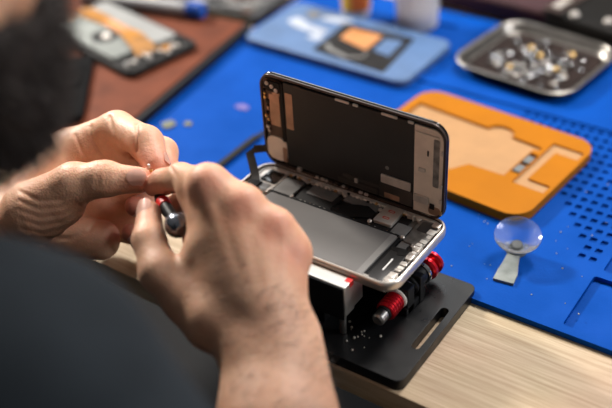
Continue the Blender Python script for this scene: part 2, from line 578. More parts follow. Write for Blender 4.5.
# ---------------------------------------------------------------- opened phone
H0 = 47.0
ph = thing('smartphone', 'opened smartphone with its screen folded upright, held in the black clamp', 'phone', (0, 0, H0))
PL, PW, OX, OY = 153.6, 79.2, 1.4, 1.75      # housing footprint and its centre
def P(name, bm, m, parent=ph, **k):
    for v in bm.verts:
        if v.co.y > 12:
            v.co.y = 12 + (v.co.y - 12) * 1.12
        if v.co.x > 57:
            v.co.x = 57 + (v.co.x - 57) * 1.15
    return obj(name, bm, m, parent, **k)
shift = lambda bm: (bm.transform(Matrix.Translation((OX, OY, 0))), bm)[1]
frame = bmesh.new()
def ring_loft(rows):
    b = bmesh.new()
    R_ = [[b.verts.new((x, y, z)) for x, y in rr(PL - 2 * i_, PW - 2 * i_, max(1, 12 - i_), n=10)] for i_, z in rows]
    for a, c in zip(R_, R_[1:] + R_[:1]):
        n = len(a)
        for k in range(n):
            b.faces.new((a[k], a[(k + 1) % n], c[(k + 1) % n], c[k]))
    return b
obj('frame', shift(ring_loft([(2.6, 0), (1.2, .25), (.4, 1.0), (0, 2.4), (0, 5.4), (.35, 6.7), (1.0, 7.4), (1.7, 7.6), (2.3, 7.4), (2.5, 6.6), (2.5, 0)])), 'housing', ph, smooth=50)
obj('inner_flange', shift(ring_loft([(2.4, 6.0), (5.2, 5.8), (5.8, 5.0), (5.8, 2.2), (2.4, 2.2)])), 'flange', ph)
obj('seal_strip', shift(ring_loft([(2.4, 6.9), (2.4, 6.2), (3.1, 6.2), (3.1, 6.9)])), 'rim', ph)
obj('back_plate', shift(prism(rr(PL - 4.8, PW - 4.8, 9.6, n=8), .4, 2.6)), 'inner_grey', ph)
bat = P('battery', prism(rr(103, 45.5, 1.5, 2.5, -12.0), 2.6, 6.3, bev=.5), 'battery')
P('wrap_end', prism(rr(4.6, 44.9, .8, 51.5, -12), 6.3, 6.45), 'battery_edge', bat)
P('battery_tape', box(-50, 54, 11.2, 12.6, 2.6, 6.0), 'black_plastic')
P('battery_tape', box(54.4, 56.2, -34.5, 11, 2.6, 5.4), 'black_plastic')
P('circuit_board', prism(rr(108, 22.5, 2, -2, 24.2), 2.6, 3.8, bev=.2), 'board')
def plate(name, m, x0, x1, y0, y1, z0, z1, r=1.0, parent=ph, bev=.25):
    return P(name, prism(rr(x1 - x0, y1 - y0, r, (x0 + x1) / 2, (y0 + y1) / 2, n=3), z0, z1, bev=bev), m, parent)
# camera bay
cam = plate('camera_module', 'tin', -71, -51, 10, 33, 2.6, 5.2, 2)
plate('lens_cover', 'glass_black', -66, -52.5, 19, 32, 5.2, 5.8, 2, cam)
plate('cover_tab', 'shield', -70, -54, 10.5, 17.5, 5.2, 5.7, 1, cam)
plate('shield_cover', 'shield', -50, -34, 13.5, 30, 3.8, 5.6, 1.2)
plate('shield_cover', 'shield_dark', -31, -1, 13.5, 28, 3.8, 5.5, 1.4)
plate('shield_cover', 'shield', -27, -5, 21, 30.5, 5.5, 5.8, 1.0)
# folded glossy tape
P('black_tape', ribbon([(-2, 15.5, 5.6), (6, 17, 6.6), (14, 19.5, 5.9), (21, 21, 6.9), (28, 22, 5.8)], (.1, 1, .25), [3, 9, 12, 10, 5], .25), 'glass_black', smooth=0)
P('connector_cover', box(0, 27, 27, 33, 3.8, 5.3, bev=.4), 'shield')
sim = plate('sim_reader', 'tin', 30, 44, 18, 36, 3.2, 6.2, 1)
for y0 in (23, 30):
    P('red_ring', prism(rr(5, 2.2, 1, 37, y0), 6.2, 6.35, holes=[rr(3.8, 1.1, .5, 37, y0)]), 'red_print', sim)
plate('shield_cover', 'shield', 46, 57, 10, 24, 2.6, 5.0, 1)
plate('shield_cover', 'shield', 57.5, 63, -2, 10, 2.6, 4.6, 1)
spk = plate('speaker', 'inner_grey', 58, 72, 9, 34, 2.6, 5.6, 2)
plate('speaker_cover', 'shield_dark', 60, 70.5, 22, 32, 5.6, 5.9, 1.4, spk)
tap = plate('vibration_motor', 'shield_dark', 56.8, 67.5, -34.2, 0, 2.6, 6.0, .8)
P('white_mark', prism(rr(.9, 13, .3, 62, -17.5), 6.0, 6.06), 'white_print', tap)
P('motor_clip', prism([(57, 0), (66, 1.5), (66.5, -5), (62, -6.5), (61, -3.5), (57, -3.5)][::-1], 6.0, 6.3), 'board')
rn = random.Random(3)
for k in range(19):
    y = -32 + 3.3 * k + rn.random() * 1.5
    plate('antenna_block', rn.choice(['white_bits', 'white_bits', 'white_bits', 'tin', 'housing']), 65.8 + rn.random() * 2.6, 70.2 + rn.random() * 1.6, y, y + 2.0 + rn.random() * 3.6, 2.6, 5.2 + rn.random() * 1.9, .7)
P('rubber_seal', ribbon([(72.5, -24, 6.4), (72.8, -15, 6.6), (72.8, -6, 6.4)], (1, 0, 0), 1.6, .8), 'black_plastic')
P('rubber_seal', ribbon([(72.8, 8, 6.4), (73, 16, 6.6), (72.6, 24, 6.4)], (1, 0, 0), 1.4, .8), 'black_plastic')
# row of bright bits along the far edge and screws round the rim
for k in range(30):
    x = -50 + 3.75 * k + rn.random()
    w = 1.2 + rn.random() * 2.2
    plate('contact_spring', rn.choice(['tin', 'white_bits', 'gold', 'tin', 'board']), x, x + w, 31.5 + rn.random() * .8, 33.6 + rn.random() * .9, 2.6, 5.4 + rn.random() * 1.2, .3)
for k in range(22):
    x = -46 + 4.4 * k + rn.random() * 2
    plate('chip', rn.choice(['tin', 'gold', 'board', 'copper', 'white_bits']), x, x + .7 + rn.random() * 1.2, 12.6, 13.5, 3.8, 5.0 + rn.random() * .6, .2)
for (x, y) in [(-52, 33), (-52, 12), (-33, 31.5), (-33, 13.4), (-1, 31), (28.6, 29), (28.8, 16), (45, 34), (57, 32), (56.6, 12), (66, 7), (68, -33), (57.2, -34.5), (-70, 7), (-60, -30), (70, 35)]:
    P('screw', lathe([(0, 5.0), (1.5, 5.0), (1.5, 6.1), (1.1, 6.5), (.4, 6.5), (.3, 6.1), (0, 6.1)], 10, mtx=Matrix.Translation((x, y, 0))), 'tin')
P('side_key_flex', ribbon([(-60, -33.6, 5), (-20, -33.8, 5.4), (20, -33.8, 5), (52, -33.7, 5.2)], (0, 0, 1), 2.0, .3), 'brown_flex')
P('bottom_screen_seal', ribbon([(-66, -34.6, 5.6), (0, -34.8, 5.6), (56, -34.6, 5.6)], (0, 0, 1), 1.4, .4), 'rim')

# screen half: local u along X, v up, w towards the viewer (-Y)
TILT = math.radians(-1.5)
dm = Matrix.Translation((.2, 40.6, 6.3)) @ Matrix.Rotation(-TILT, 4, 'X') @ Matrix.Translation((0, 0, 36)) @ Matrix.Rotation(math.radians(1.0), 4, 'Y') @ Matrix.Translation((0, 0, -36)) @ Matrix(((1, 0, 0, 0), (0, 0, -1, 0), (0, 1, 0, 0), (0, 0, 0, 1))) @ Matrix.Diagonal((146.9 / 148.5, 76.9 / 73.3, 1, 1))
scr = obj('screen', prism(rr(148.5, 73.3, 11.5, 0, 36.65, n=10), -2.0, 0, bev=.6), 'glass_black', ph, mtx=dm)
def D(name, bm, m, **k):
    return obj(name, bm, m, scr, mtx=dm, **k)
def dplate(name, m, u0, u1, v0, v1, w0, w1, r=.8, bev=.2):
    return D(name, prism(rr(u1 - u0, v1 - v0, r, (u0 + u1) / 2, (v0 + v1) / 2, n=3), w0, w1, bev=bev), m)
D('rim', prism(rr(147.6, 72.4, 11, 0, 36.65, n=10), 0, 1.7, holes=[rr(144.0, 69.0, 9.2, 0, 36.65, n=10)], bev=.3), 'rim')
dplate('shield_sheet', 'disp_black', -53.5, 50.2, 4.2, 69.2, 0, 1.3)
D('driver_plate', box(50.4, 62, 2.8, 68.4, 0, .98, bm=prism(rr(21.2, 65.6, 7.5, 61, 35.6), 0, 1.0)), 'disp_metal')
dplate('side_shade', 'inner_grey', 64.5, 69, 26, 62, 1.0, 1.15, 1)
dplate('top_plate_strip', 'housing', 51, 68.5, 63.0, 64.2, 1.0, 2.0, .4)
dplate('metal_nub', 'tin', 54, 59, 35.2, 38, 1.0, 2.2, .4)
D('drip_mark', prism(circ(1.5, 30, 29, 10), 1.3, 1.38), 'shield')
dplate('nub', 'board', 60, 61.2, 48, 52, 1.0, 1.4, .3)
# camera / earpiece end
dplate('sensor_plate', 'brown_flex', -71.8, -54, 24, 69.0, 0, 1.0, 5)
dplate('copper_patch', 'copper', -66.5, -57.5, 33, 57.5, 1.0, 1.5, .8)
dplate('copper_patch', 'copper', -52.4, -46.2, 34, 62.0, 1.3, 1.5, .6)
dplate('black_strip', 'board', -56.8, -53.9, 22, 68, 1.0, 1.7, .5)
dplate('end_plate', 'disp_metal', -71.6, -53.6, 4.5, 23.5, 0, 1.3, 6)
dplate('copper_patch', 'copper', -57.6, -53.8, 5, 17, 1.3, 1.6, .8)
for k in range(14):
    u, v = -70.8 + rn.random() * 2.4, 27 + k * 2.9
    dplate('sensor_part', rn.choice(['board', 'tin', 'gold', 'board', 'copper']), u, u + 1.4 + rn.random() * 1.6, v, v + 1.2 + rn.random() * 1.5, 1.0, 1.8 + rn.random(), .3)
dplate('earpiece', 'board', -68, -56, 60, 68, 1.0, 2.3, 1.5)
for (u, v) in ((-66.5, 66), (-62.5, 64.5), (-59, 62.2)):
    D('sensor_lens', lathe([(0, 2.3), (1.5, 2.3), (1.5, 3.0), (1.0, 3.1), (.9, 2.7), (0, 2.7)], 14, mtx=Matrix.Translation((u, v, 0))), 'tin')
dplate('gold_corner', 'copper', -63, -56.5, 57.8, 60.5, 1.0, 2.0, .5)
# clips on the rim
for (u0, u1, m) in ((-10, 1, 'tin'), (4, 8, 'white_bits'), (26, 38, 'tin'), (46, 50, 'white_bits'), (-44, -38, 'rim')):
    dplate('rim_clip', m, u0, u1, 68.6, 70.4, 1.4, 2.4, .5)
for v in (15, 27, 52):
    dplate('rim_clip', 'tin', 70.2, 72.2, v, v + 3, 1.2, 2.4, .4)
dplate('rim_clip', 'gold', 71.0, 72.6, 6, 9, 1.4, 2.2, .4)
# display chips and flex at the hinge side
dplate('display_chip', 'tin', 25.5, 48.5, 17.0, 23.4, 1.3, 2.5, .5)
dplate('display_chip', 'tin', 50.8, 62, 11, 16.6, 1.0, 2.4, .6)
dplate('flex_tail', 'dark_flex', 24, 50, 4.5, 16.6, 1.3, 1.8, .6)
dplate('flex_tail', 'copper', 28, 40, 5.5, 9.5, 1.8, 2.0, .6)
dplate('flex_tail', 'dark_flex', -10, 22, 4.4, 9, 1.3, 1.7, .6)
dplate('flex_tail', 'dark_flex', -6, 24, 10.5, 13, 1.3, 1.8, .8)
dplate('nub', 'tin', 4, 6.5, 9.0, 12.5, 1.3, 2.6, .5)
dplate('nub', 'dark_flex', -3, 2, 10, 14, 1.3, 2.2, .8)
dplate('nub', 'tin', -45, -41.5, 2.2, 5.0, .8, 3.0, .6)
dplate('copper_corner', 'copper', 62, 71, 4, 10.5, 1.0, 1.25, 2)
dplate('black_pad', 'board', 63, 66.6, 8.6, 12.6, 1.25, 2.0, .4)
for k in range(12):
    u = -30 + k * 4.6 + rn.random()
    dplate('hinge_clip', rn.choice(['tin', 'rim', 'board', 'tin']), u, u + 1.5 + rn.random() * 2.0, 1.2, 2.8, 1.2, 2.6, .4)
# ribbon cable at the left end
P('ribbon_cable', ribbon([(-62, 39.6, 20), (-68, 38.5, 19.6), (-79.8, 31, 19.0), (-82.4, 29.6, 18.2), (-80.5, 28, 15.5), (-70.5, 20, 7.5), (-66, 15, 6.6)],
                         [(0, .1, 1), (0, .1, 1), (0, .3, 1), (.5, .7, .35), (.75, .5, .1), (.8, .5, .1), (.8, .5, 0)], 6.0, .3), 'dark_flex', smooth=60)
P('cable_plug', box(-71, -61, 8, 16.5, 5.4, 7.0, bev=.6), 'board')

# ---------------------------------------------------------------- steel tray with screws
tr = thing('parts_tray', 'square stainless dish of loose screws behind the orange pad', 'tray', (4, 357, MT), -7)
def tring(w, d, r, z, n=8):
    return [(x, y, z) for x, y in rr(w, d, r, n=n)]
b = bmesh.new()
prof = [(96, 88, 14, 0), (100, 92, 16, 1.0), (112, 104, 21, 10.5), (114, 106, 22, 12.5), (121, 113, 25, 13.2), (121.6, 113.6, 25, 12.6), (114.6, 106.6, 22, 11.6), (101, 93, 16, .2)]
rows = [[b.verts.new(p) for p in tring(*q)] for q in [(104, 96, 17, 1.4)] + [(107, 99, 18.5, 2.0), (113, 105, 21, 8.6), (115, 107, 22, 10.4), (122, 114, 25, 11.0), (123.5, 115.5, 25.5, 10.3), (121, 113, 25, 9.9), (116.5, 108.5, 22.5, 9.4), (109, 101, 19, .4), (105, 97, 17, 0)]]
for a_, c_ in zip(rows, rows[1:]):
    n = len(a_)
    for i in range(n):
        b.faces.new((a_[i], a_[(i + 1) % n], c_[(i + 1) % n], c_[i]))
b.faces.new(rows[0])
b.faces.new(rows[-1][::-1])
obj('dish', b, 'tray', tr, smooth=60)
obj('stained_floor', prism(rr(103.5, 95.5, 17, n=6), 1.35, 1.6), 'tray_floor', tr)  # dark sheet paints the brownish reflection inside the dish

def screw_bm(L=5.0, r=1.1):
    b = lathe([(0, 0), (r * 1.9, 0), (r * 2.0, .5), (r * 1.5, 1.3), (r, 1.4), (r, L), (r * .4, L + .6), (0, L + .6)], 12)
    return b
def bracket_bm():
    b = box(-4, 4, -2.2, 2.2, 0, .8, bev=.2)
    box(2.4, 4, -2.2, 2.2, .6, 3.2, bev=.2, bm=b)
    return b
def ring_bm():
    return prism(circ(3.2, n=18), 0, 1.4, holes=[circ(1.5, n=14)], bev=.2)
def block_bm():
    b = box(-3, 3, -2, 2, 0, 2.4, bev=.5)
    box(-1.6, 1.6, -1, 1, 2.3, 3.0, bev=.2, bm=b)
    return b
kinds = [('screw', screw_bm(6.0, 1.35), 'chrome', 'tiny bright screw lying in the steel dish', 'screws in the steel dish'),
         ('bracket', bracket_bm(), 'tin', 'small bent metal bracket lying in the steel dish', 'brackets in the steel dish'),
         ('washer', ring_bm(), 'chrome', 'small steel washer lying in the steel dish', 'washers in the steel dish'),
         ('metal_nut', block_bm(), 'steel', 'small blocky metal nut lying in the steel dish', 'nuts in the steel dish'),
         ('spacer', lathe([(0, 0), (2.6, 0), (2.8, .3), (2.8, 2.4), (2.0, 2.8), (0, 2.8)], 16), 'gold', 'small brass spacer lying in the steel dish', 'brass spacers in the steel dish')]
rt = random.Random(12)
spots = []
tries = 0
while len(spots) < 58 and tries < 9000:
    tries += 1
    u, v = rt.gauss(0, 23), rt.gauss(-2, 22)
    if abs(u) > 42 or abs(v) > 38:
        continue
    if all(math.hypot(u - a, v - c) > 6.6 for a, c in spots):
        spots.append((u, v))
spots.append((47, -38))
ct = {}
c7, s7 = math.cos(math.radians(-7)), math.sin(math.radians(-7))
for i, (u, v) in enumerate(spots):
    k = rt.choice([0, 0, 0, 1, 2, 3, 4])
    name, bm0, m, lab, grp = kinds[k]
    x, y = 4 + u * c7 - v * s7, 357 + u * s7 + v * c7
    z = MT + 1.65
    rot = (0, 0, rt.random() * 6.3)
    if k == 0:
        lying = rt.random() < .6
        rot = (PI / 2, 0, rot[2]) if lying else (PI if rt.random() < .0 else 0, 0, rot[2])
        z += 2.15 if lying else 0
    if k not in ct:
        o = obj(name, bm0, m)
        ct[k] = o
        tag(o, lab, name.replace('metal_', ''), grp)
    else:
        o = ct[k].copy()
        col.objects.link(o)
    o.location = Vector((x, y, z)) * S
    o.rotation_euler = rot

# ---------------------------------------------------------------- pale blue device
bd = thing('blue_handset', 'pale blue phone shell with a dark cut-out, lying behind the upright screen', 'phone', (-172, 305, MT), -1.5)
obj('shell', prism(rr(188, 96, 13, n=8), 0, 8, bev=1.6), 'dev_blue', bd)
pn = obj('open_bay', prism([(-16, -36), (68, -41), (58, 34), (-20, 28)], 7.8, 8.5, bev=.3), 'board', bd)
obj('copper_sheet', prism([(-6, -2), (30, -12), (28, 22), (-8, 22)], 8.5, 9.0, bev=.2), 'orange_sheet', pn)
obj('grey_flex', ribbon([(-10, -20, 9.0), (0, -28, 9.4), (22, -34, 9.2), (36, -26, 9.3), (34, -16, 9.0)], (.3, 1, 0), 5, .6), 'shield', pn)
obj('blue_sheet', prism([(36, -8), (56, -12), (52, 22), (34, 18)], 8.5, 8.9, bev=.2), 'dev_blue', pn)
obj('torn_label', prism([(-76, 4), (-60, -4), (-28, -6), (-24, 6), (-50, 8), (-70, 18)], 8, 8.4), 'paper', bd)  # thin pale patches on the shell
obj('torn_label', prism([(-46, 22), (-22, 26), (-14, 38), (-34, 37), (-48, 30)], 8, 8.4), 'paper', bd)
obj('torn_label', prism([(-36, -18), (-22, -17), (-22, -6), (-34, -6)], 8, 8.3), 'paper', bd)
obj('dark_patch', prism([(-66, 22), (-52, 20), (-54, 36), (-68, 36)], 8, 8.3), 'battery', bd)

# ---------------------------------------------------------------- bottle and cup
bo = thing('small_bottle', 'yellow and white bottle standing behind the pale blue phone shell', 'bottle', (-202, 372, MT))
obj('body', lathe([(0, 0), (13, 0), (15, 2), (15, 58), (13, 64), (6, 68), (6, 72), (0, 72)], 28), 'bottle_white', bo)
obj('label', lathe([(15.05, 9), (15.35, 9), (15.35, 54), (15.05, 54)], 28), 'yellow', bo)
obj('label_band', prism([(15.5 * math.cos(a), 15.5 * math.sin(a)) for a in [math.radians(-80 + 10 * k) for k in range(9)]] +
                        [(14.8 * math.cos(a), 14.8 * math.sin(a)) for a in [math.radians(0 - 10 * k) for k in range(9)]], 10, 40), 'red_label', bo)
obj('cap', lathe([(0, 70), (8, 70), (8, 86), (7, 88), (0, 88)], 24), 'red_label', bo)
fc = thing('frosted_pot', 'frosted clear plastic pot standing right of the yellow bottle', 'pot', (-134, 379, MT))
obj('pot', lathe([(0, 0), (19, 0), (21.5, 2.5), (22.5, 44), (23.5, 45), (23.5, 47), (21.2, 47), (19.6, 4), (17, 2.6), (0, 2.6)], 36), 'frosted', fc)
obj('lid', lathe([(0, 47), (24.5, 47), (24.5, 53), (23.5, 54), (0, 54)], 36), 'frosted', fc)
obj('filling', lathe([(0, 3), (16, 3), (19, 5), (19.6, 16), (0, 16)], 30), 'bottle_white', fc)

# ---------------------------------------------------------------- brick red board, left
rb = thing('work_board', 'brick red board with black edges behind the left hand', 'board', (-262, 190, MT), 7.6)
obj('black_core', prism(rr(330, 268, 3, -165, -37), 0, 9.0, bev=.6), 'black_plastic', rb)  # black colour puts the side face's shade into the board
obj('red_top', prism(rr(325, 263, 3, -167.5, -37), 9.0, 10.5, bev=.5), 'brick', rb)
BZ = MT + 10.5
dv = thing('dismantled_phone', 'dismantled phone with amber flex strips lying on the brick red board', 'phone', (-369, 190, BZ), -11.5)
obj('chassis', prism(rr(154, 84, 8, n=6), 0, 6.5, bev=.8), 'board', dv)
lp = obj('near_plate', prism(rr(112, 36, 5, -12, -18, n=4), 6.5, 9, bev=.6), 'grey_plate', dv)
obj('white_blob', blob(5.5, 3.0, seed=4), 'bottle_white', lp, loc=(2, -14, 9))
obj('stain', blob(14, .25, seed=5), 'shield_dark', lp, loc=(-2, -15, 9))
obj('far_plate', prism(rr(122, 26, 5, -10, 23, n=4), 6.5, 9.5, bev=.6), 'pale_plate', dv)
obj('flex_strip', ribbon([(-70, 6, 9.6), (-38, 7, 10.2), (-26, 7, 10.0)], (0, 1, 0), [20, 17, 14], .5), 'amber', dv)
obj('flex_strip', ribbon([(-26, 7, 10.3), (-4, 6, 10.6), (10, 5, 10.8)], (0, 1, 0), [13, 13, 15], .4), 'orange_sheet', dv)
obj('flex_strip', ribbon([(8, 5, 11.0), (24, 3, 11.5), (46, -3, 10.4), (58, -6, 7.6)], (.15, 1, 0), [15, 20, 22, 23], .5), 'amber', dv)
obj('flex_tab', prism(rr(9, 9, 1, 62, 12), 6.5, 8.5, bev=.2), 'amber', dv)
rd = random.Random(5)
for k in range(20):
    x, y = 60 + rd.random() * 13, -38 + 3.7 * k
    obj('component', box(x - 1.5 - rd.random() * 3, x + 1.5, y, y + 2 + rd.random() * 2.5, 6.4, 8 + rd.random() * 1.5, bev=.3), rd.choice(['tin', 'shield', 'board', 'tin', 'inner_grey']), dv)
for (x, y) in ((-74, -14), (-77, 8)):
    obj('copper_disc', lathe([(0, 6.4), (6, 6.4), (6, 9.2), (5, 9.8), (0, 9.8)], 20, mtx=Matrix.Translation((x + 8, y, 0))), 'copper', dv)
tb = thing('glue_tube', 'white tube with a blue cap lying at the far side of the red board', 'tube', (-340, 267, BZ), 12)
X90 = Matrix.Rotation(math.radians(90), 4, 'Y')
obj('barrel', rod((-130, 0, 7.5), (-6, 0, 7.5), 7.5, 1.0, 24), 'white_tube', tb)
obj('shoulder', rod((-6, 0, 7.5), (-1, 0, 7.5), 7.3, .8, 24, r2=6), 'white_tube', tb)
cp = rod((-1, 0, 8.6), (17, 0, 8.6), 8.6, 1.2, 28)
for k in range(14):
    a = 2 * PI * k / 14
    rod((1, 8.5 * math.cos(a), 8.6 + 8.5 * math.sin(a)), (12, 8.5 * math.cos(a), 8.6 + 8.5 * math.sin(a)), .5, .1, 6, bm=cp)
obj('cap', cp, 'blue_cap', tb)
pc = thing('pouch', 'black cloth pouch at the near left of the brick red board', 'pouch', (-354, 76, BZ), 38.7)
b = prism(rr(80, 118, 8, n=6), 0, 7, bev=2.5, seg=3)
obj('pouch_body', b, 'black_soft', pc)
obj('flap', prism(rr(70, 50, 8, -2, 20, n=6), 6.8, 9, bev=1), 'black_soft', pc)
gd = thing('gadget_frame', 'dark grey stripped gadget frame beyond the brick red board', 'gadget', (-352, 347, 0), 3)
obj('chassis', prism(rr(136, 96, 8, n=6), 0, 11, bev=1), 'shield_dark', gd)
for k in range(16):
    x, y = -60 + rd.random() * 112, -44 + rd.random() * 34
    obj('component', prism(rr(8 + rd.random() * 14, 5 + rd.random() * 9, 1, x, y), 10.8, 11.6 + rd.random() * 2.5, bev=.4), rd.choice(['shield', 'inner_grey', 'battery', 'brown_flex', 'white_tube']), gd)

# ---------------------------------------------------------------- far right
mb = thing('maroon_pouch', 'dark maroon pouch lying behind the steel dish', 'pouch', (-76, 492, MT), -3)
obj('body', prism(rr(150, 130, 10, n=6), 0, 22, bev=6, seg=4), 'maroon', mb)
obj('flap', prism(rr(146, 60, 10, 0, 30, n=6), 21.5, 25, bev=1.5), 'maroon', mb)
bc = thing('black_case', 'black case with metal studs at the far right of the mat', 'case', (62, 461, MT), -12)
obj('body', prism(rr(150, 108, 12, n=6), 0, 24, bev=5, seg=4), 'case_black', bc)
obj('strap', box(-72, -52, -54.5, 50, 23.6, 26, bev=.8), 'case_brown', bc)
for (x, y) in ((-8, -38), (22, -46), (-40, -46)):
    obj('stud', lathe([(0, 23.6), (4.6, 23.6), (4.6, 25.5), (3.2, 27.6), (0, 28.2)], 18, mtx=Matrix.Translation((x, y, 0))), 'tin', bc)
hk = box(-66, -58, -46, -22, 26, 27.6, bev=.5)
box(-65, -59, -28, -22, 27, 32, bev=.6, bm=hk)
obj('buckle', hk, 'tin', bc)

# ---------------------------------------------------------------- person
class Field:
    """signed distance field on a rectilinear grid, meshed by surface nets"""
    def __init__(self, X, Y, Z):
        self.ax = [np.asarray(a, np.float32) for a in (X, Y, Z)]
        self.F = np.full([len(a) for a in self.ax], 60.0, np.float32)

    def sub(self, lo, hi):
        sl = []
        for a, l, h in zip(self.ax, lo, hi):
            i, j = np.searchsorted(a, [l, h])
            sl.append(slice(int(max(0, i - 1)), int(min(len(a), j + 1))))
        g = [self.ax[k][sl[k]] for k in range(3)]
        return tuple(sl), g[0][:, None, None], g[1][None, :, None], g[2][None, None, :]

    def merge(self, other, k):
        self.F = smin(self.F, other.F, k)

    def blank(self):
        o = Field.__new__(Field)
        o.ax = self.ax
        o.F = np.full(self.F.shape, 60.0, np.float32)
        return o

    def cap(self, a, b, ra, rb, k=0.0, flat=None, neg=False):
        """tapered capsule; flat = (direction, scale) squeezes it along one direction"""
        a, b = np.array(a, np.float32), np.array(b, np.float32)
        m = max(ra, rb) * 1.6 + k + 10
        sl, x, y, z = self.sub(np.minimum(a, b) - m, np.maximum(a, b) + m)
        d = b - a
        dd = max(float(d @ d), 1e-6)
        t = np.clip(((x - a[0]) * d[0] + (y - a[1]) * d[1] + (z - a[2]) * d[2]) / dd, 0, 1)
        ex, ey, ez = x - a[0] - t * d[0], y - a[1] - t * d[1], z - a[2] - t * d[2]
        q = ex * ex + ey * ey + ez * ez
        if flat is not None:
            n = np.array(flat[0], np.float32)
            n /= np.linalg.norm(n)
            pn = ex * n[0] + ey * n[1] + ez * n[2]
            q = q + pn * pn * (1 / flat[1] ** 2 - 1)
        D = np.sqrt(np.maximum(q, 0)) - (ra + (rb - ra) * t)
        if neg:
            self.F[sl] = -smin(-self.F[sl], D, k)
        else:
            self.F[sl] = smin(self.F[sl], D, k)

    def ell(self, c, ax, rad, k=0.0, neg=False):
        """ellipsoid with unit axes ax (3 vectors) and radii rad"""
        c = np.array(c, np.float32)
        m = max(rad) + k + 10
        sl, x, y, z = self.sub(c - m, c + m)
        k0 = k1 = 0
        for n, r in zip(ax, rad):
            pn = (x - c[0]) * n[0] + (y - c[1]) * n[1] + (z - c[2]) * n[2]
            k0 = k0 + (pn / r) ** 2
            k1 = k1 + (pn / r ** 2) ** 2
        k0, k1 = np.sqrt(k0), np.sqrt(k1) + 1e-6
        D = k0 * (k0 - 1) / k1
        if neg:
            self.F[sl] = -smin(-self.F[sl], D, k)
        else:
            self.F[sl] = smin(self.F[sl], D, k)

    def groove(self, pts, w, amp, va, vb, vc, reach=9):
        """skin crease: a shallow valley along a curve lying on the skin"""
        P = [np.array(p, np.float32) for p in pts]
        lo, hi = np.min(P, 0) - reach - 3 * w, np.max(P, 0) + reach + 3 * w
        sl, x, y, z = self.sub(lo, hi)
        dot = lambda n: x * n[0] + y * n[1] + z * n[2]
        u, v, q = dot(va), dot(vb), dot(vc)
        best = np.full(np.broadcast_shapes(u.shape, v.shape), 1e6, np.float32)
        bq = np.zeros_like(best)
        for a, b in zip(P, P[1:]):
            au, av, aq, bu, bv, bq_ = a @ va, a @ vb, a @ vc, b @ va, b @ vb, b @ vc
            du, dv = bu - au, bv - av
            t = np.clip(((u - au) * du + (v - av) * dv) / max(du * du + dv * dv, 1e-6), 0, 1)
            D = (u - au - t * du) ** 2 + (v - av - t * dv) ** 2
            qq = aq + (bq_ - aq) * t
            mk = D < best
            best = np.where(mk, D, best)
            bq = np.where(mk, qq, bq)
        fade = np.clip(1.5 - np.abs(q - bq) / reach, 0, 1)
        self.F[sl] += (amp * np.exp(-best / (w * w)) * fade).astype(np.float32)

    def mesh(self):
        F, (X, Y, Z) = self.F, self.ax
        s = (F < 0)
        n = [a - 1 for a in F.shape]
        cnt = np.zeros(n, np.int8)
        for i in (0, 1):
            for j in (0, 1):
                for k in (0, 1):
                    cnt += s[i:n[0] + i, j:n[1] + j, k:n[2] + k]
        I, J, K = np.nonzero((cnt > 0) & (cnt < 8))
        idx = np.full(n, -1, np.int32)
        idx[I, J, K] = np.arange(len(I), dtype=np.int32)
        acc = np.zeros((len(I), 3))
        num = np.zeros(len(I))
        cor = [(i, j, k) for i in (0, 1) for j in (0, 1) for k in (0, 1)]
        val = {c: F[I + c[0], J + c[1], K + c[2]] for c in cor}
        pos = {c: np.stack([X[I + c[0]], Y[J + c[1]], Z[K + c[2]]], 1) for c in cor}
        for a in cor:
            for ax in range(3):
                if a[ax] == 0:
                    b = tuple(1 if q == ax else a[q] for q in range(3))
                    va, vb = val[a], val[b]
                    mk = (va < 0) != (vb < 0)
                    t = np.where(mk, va / np.where(mk, va - vb, 1), 0)[:, None]
                    acc += np.where(mk[:, None], pos[a] + t * (pos[b] - pos[a]), 0)
                    num += mk
        V = acc / num[:, None]
        quads = []
        for ax in range(3):
            A = [slice(1, -1)] * 3
            lo, hi = list(A), list(A)
            lo[ax], hi[ax] = slice(0, -1), slice(1, None)
            s0, s1 = s[tuple(lo)], s[tuple(hi)]
            f = np.nonzero(s0 != s1)
            inside0 = s0[f]
            base = [f[0].copy(), f[1].copy(), f[2].copy()]
            o1, o2 = [(1, 2), (2, 0), (0, 1)][ax]
            for q in range(3):
                if q != ax:
                    base[q] = base[q] + 1
            def cell(d1, d2):
                c = [base[0].copy(), base[1].copy(), base[2].copy()]
                c[o1] = c[o1] - d1
                c[o2] = c[o2] - d2
                return idx[c[0], c[1], c[2]]
            q = np.stack([cell(1, 1), cell(0, 1), cell(0, 0), cell(1, 0)], 1)
            q[~inside0] = q[~inside0][:, ::-1]
            quads.append(q)
        Q = np.concatenate(quads)
        return V, Q[(Q >= 0).all(1)]


def smin(a, b, k):
    if k <= 0:
        return np.minimum(a, b)
    h = np.maximum(k - np.abs(a - b), 0) / k
    return np.minimum(a, b) - h * h * k * 0.25


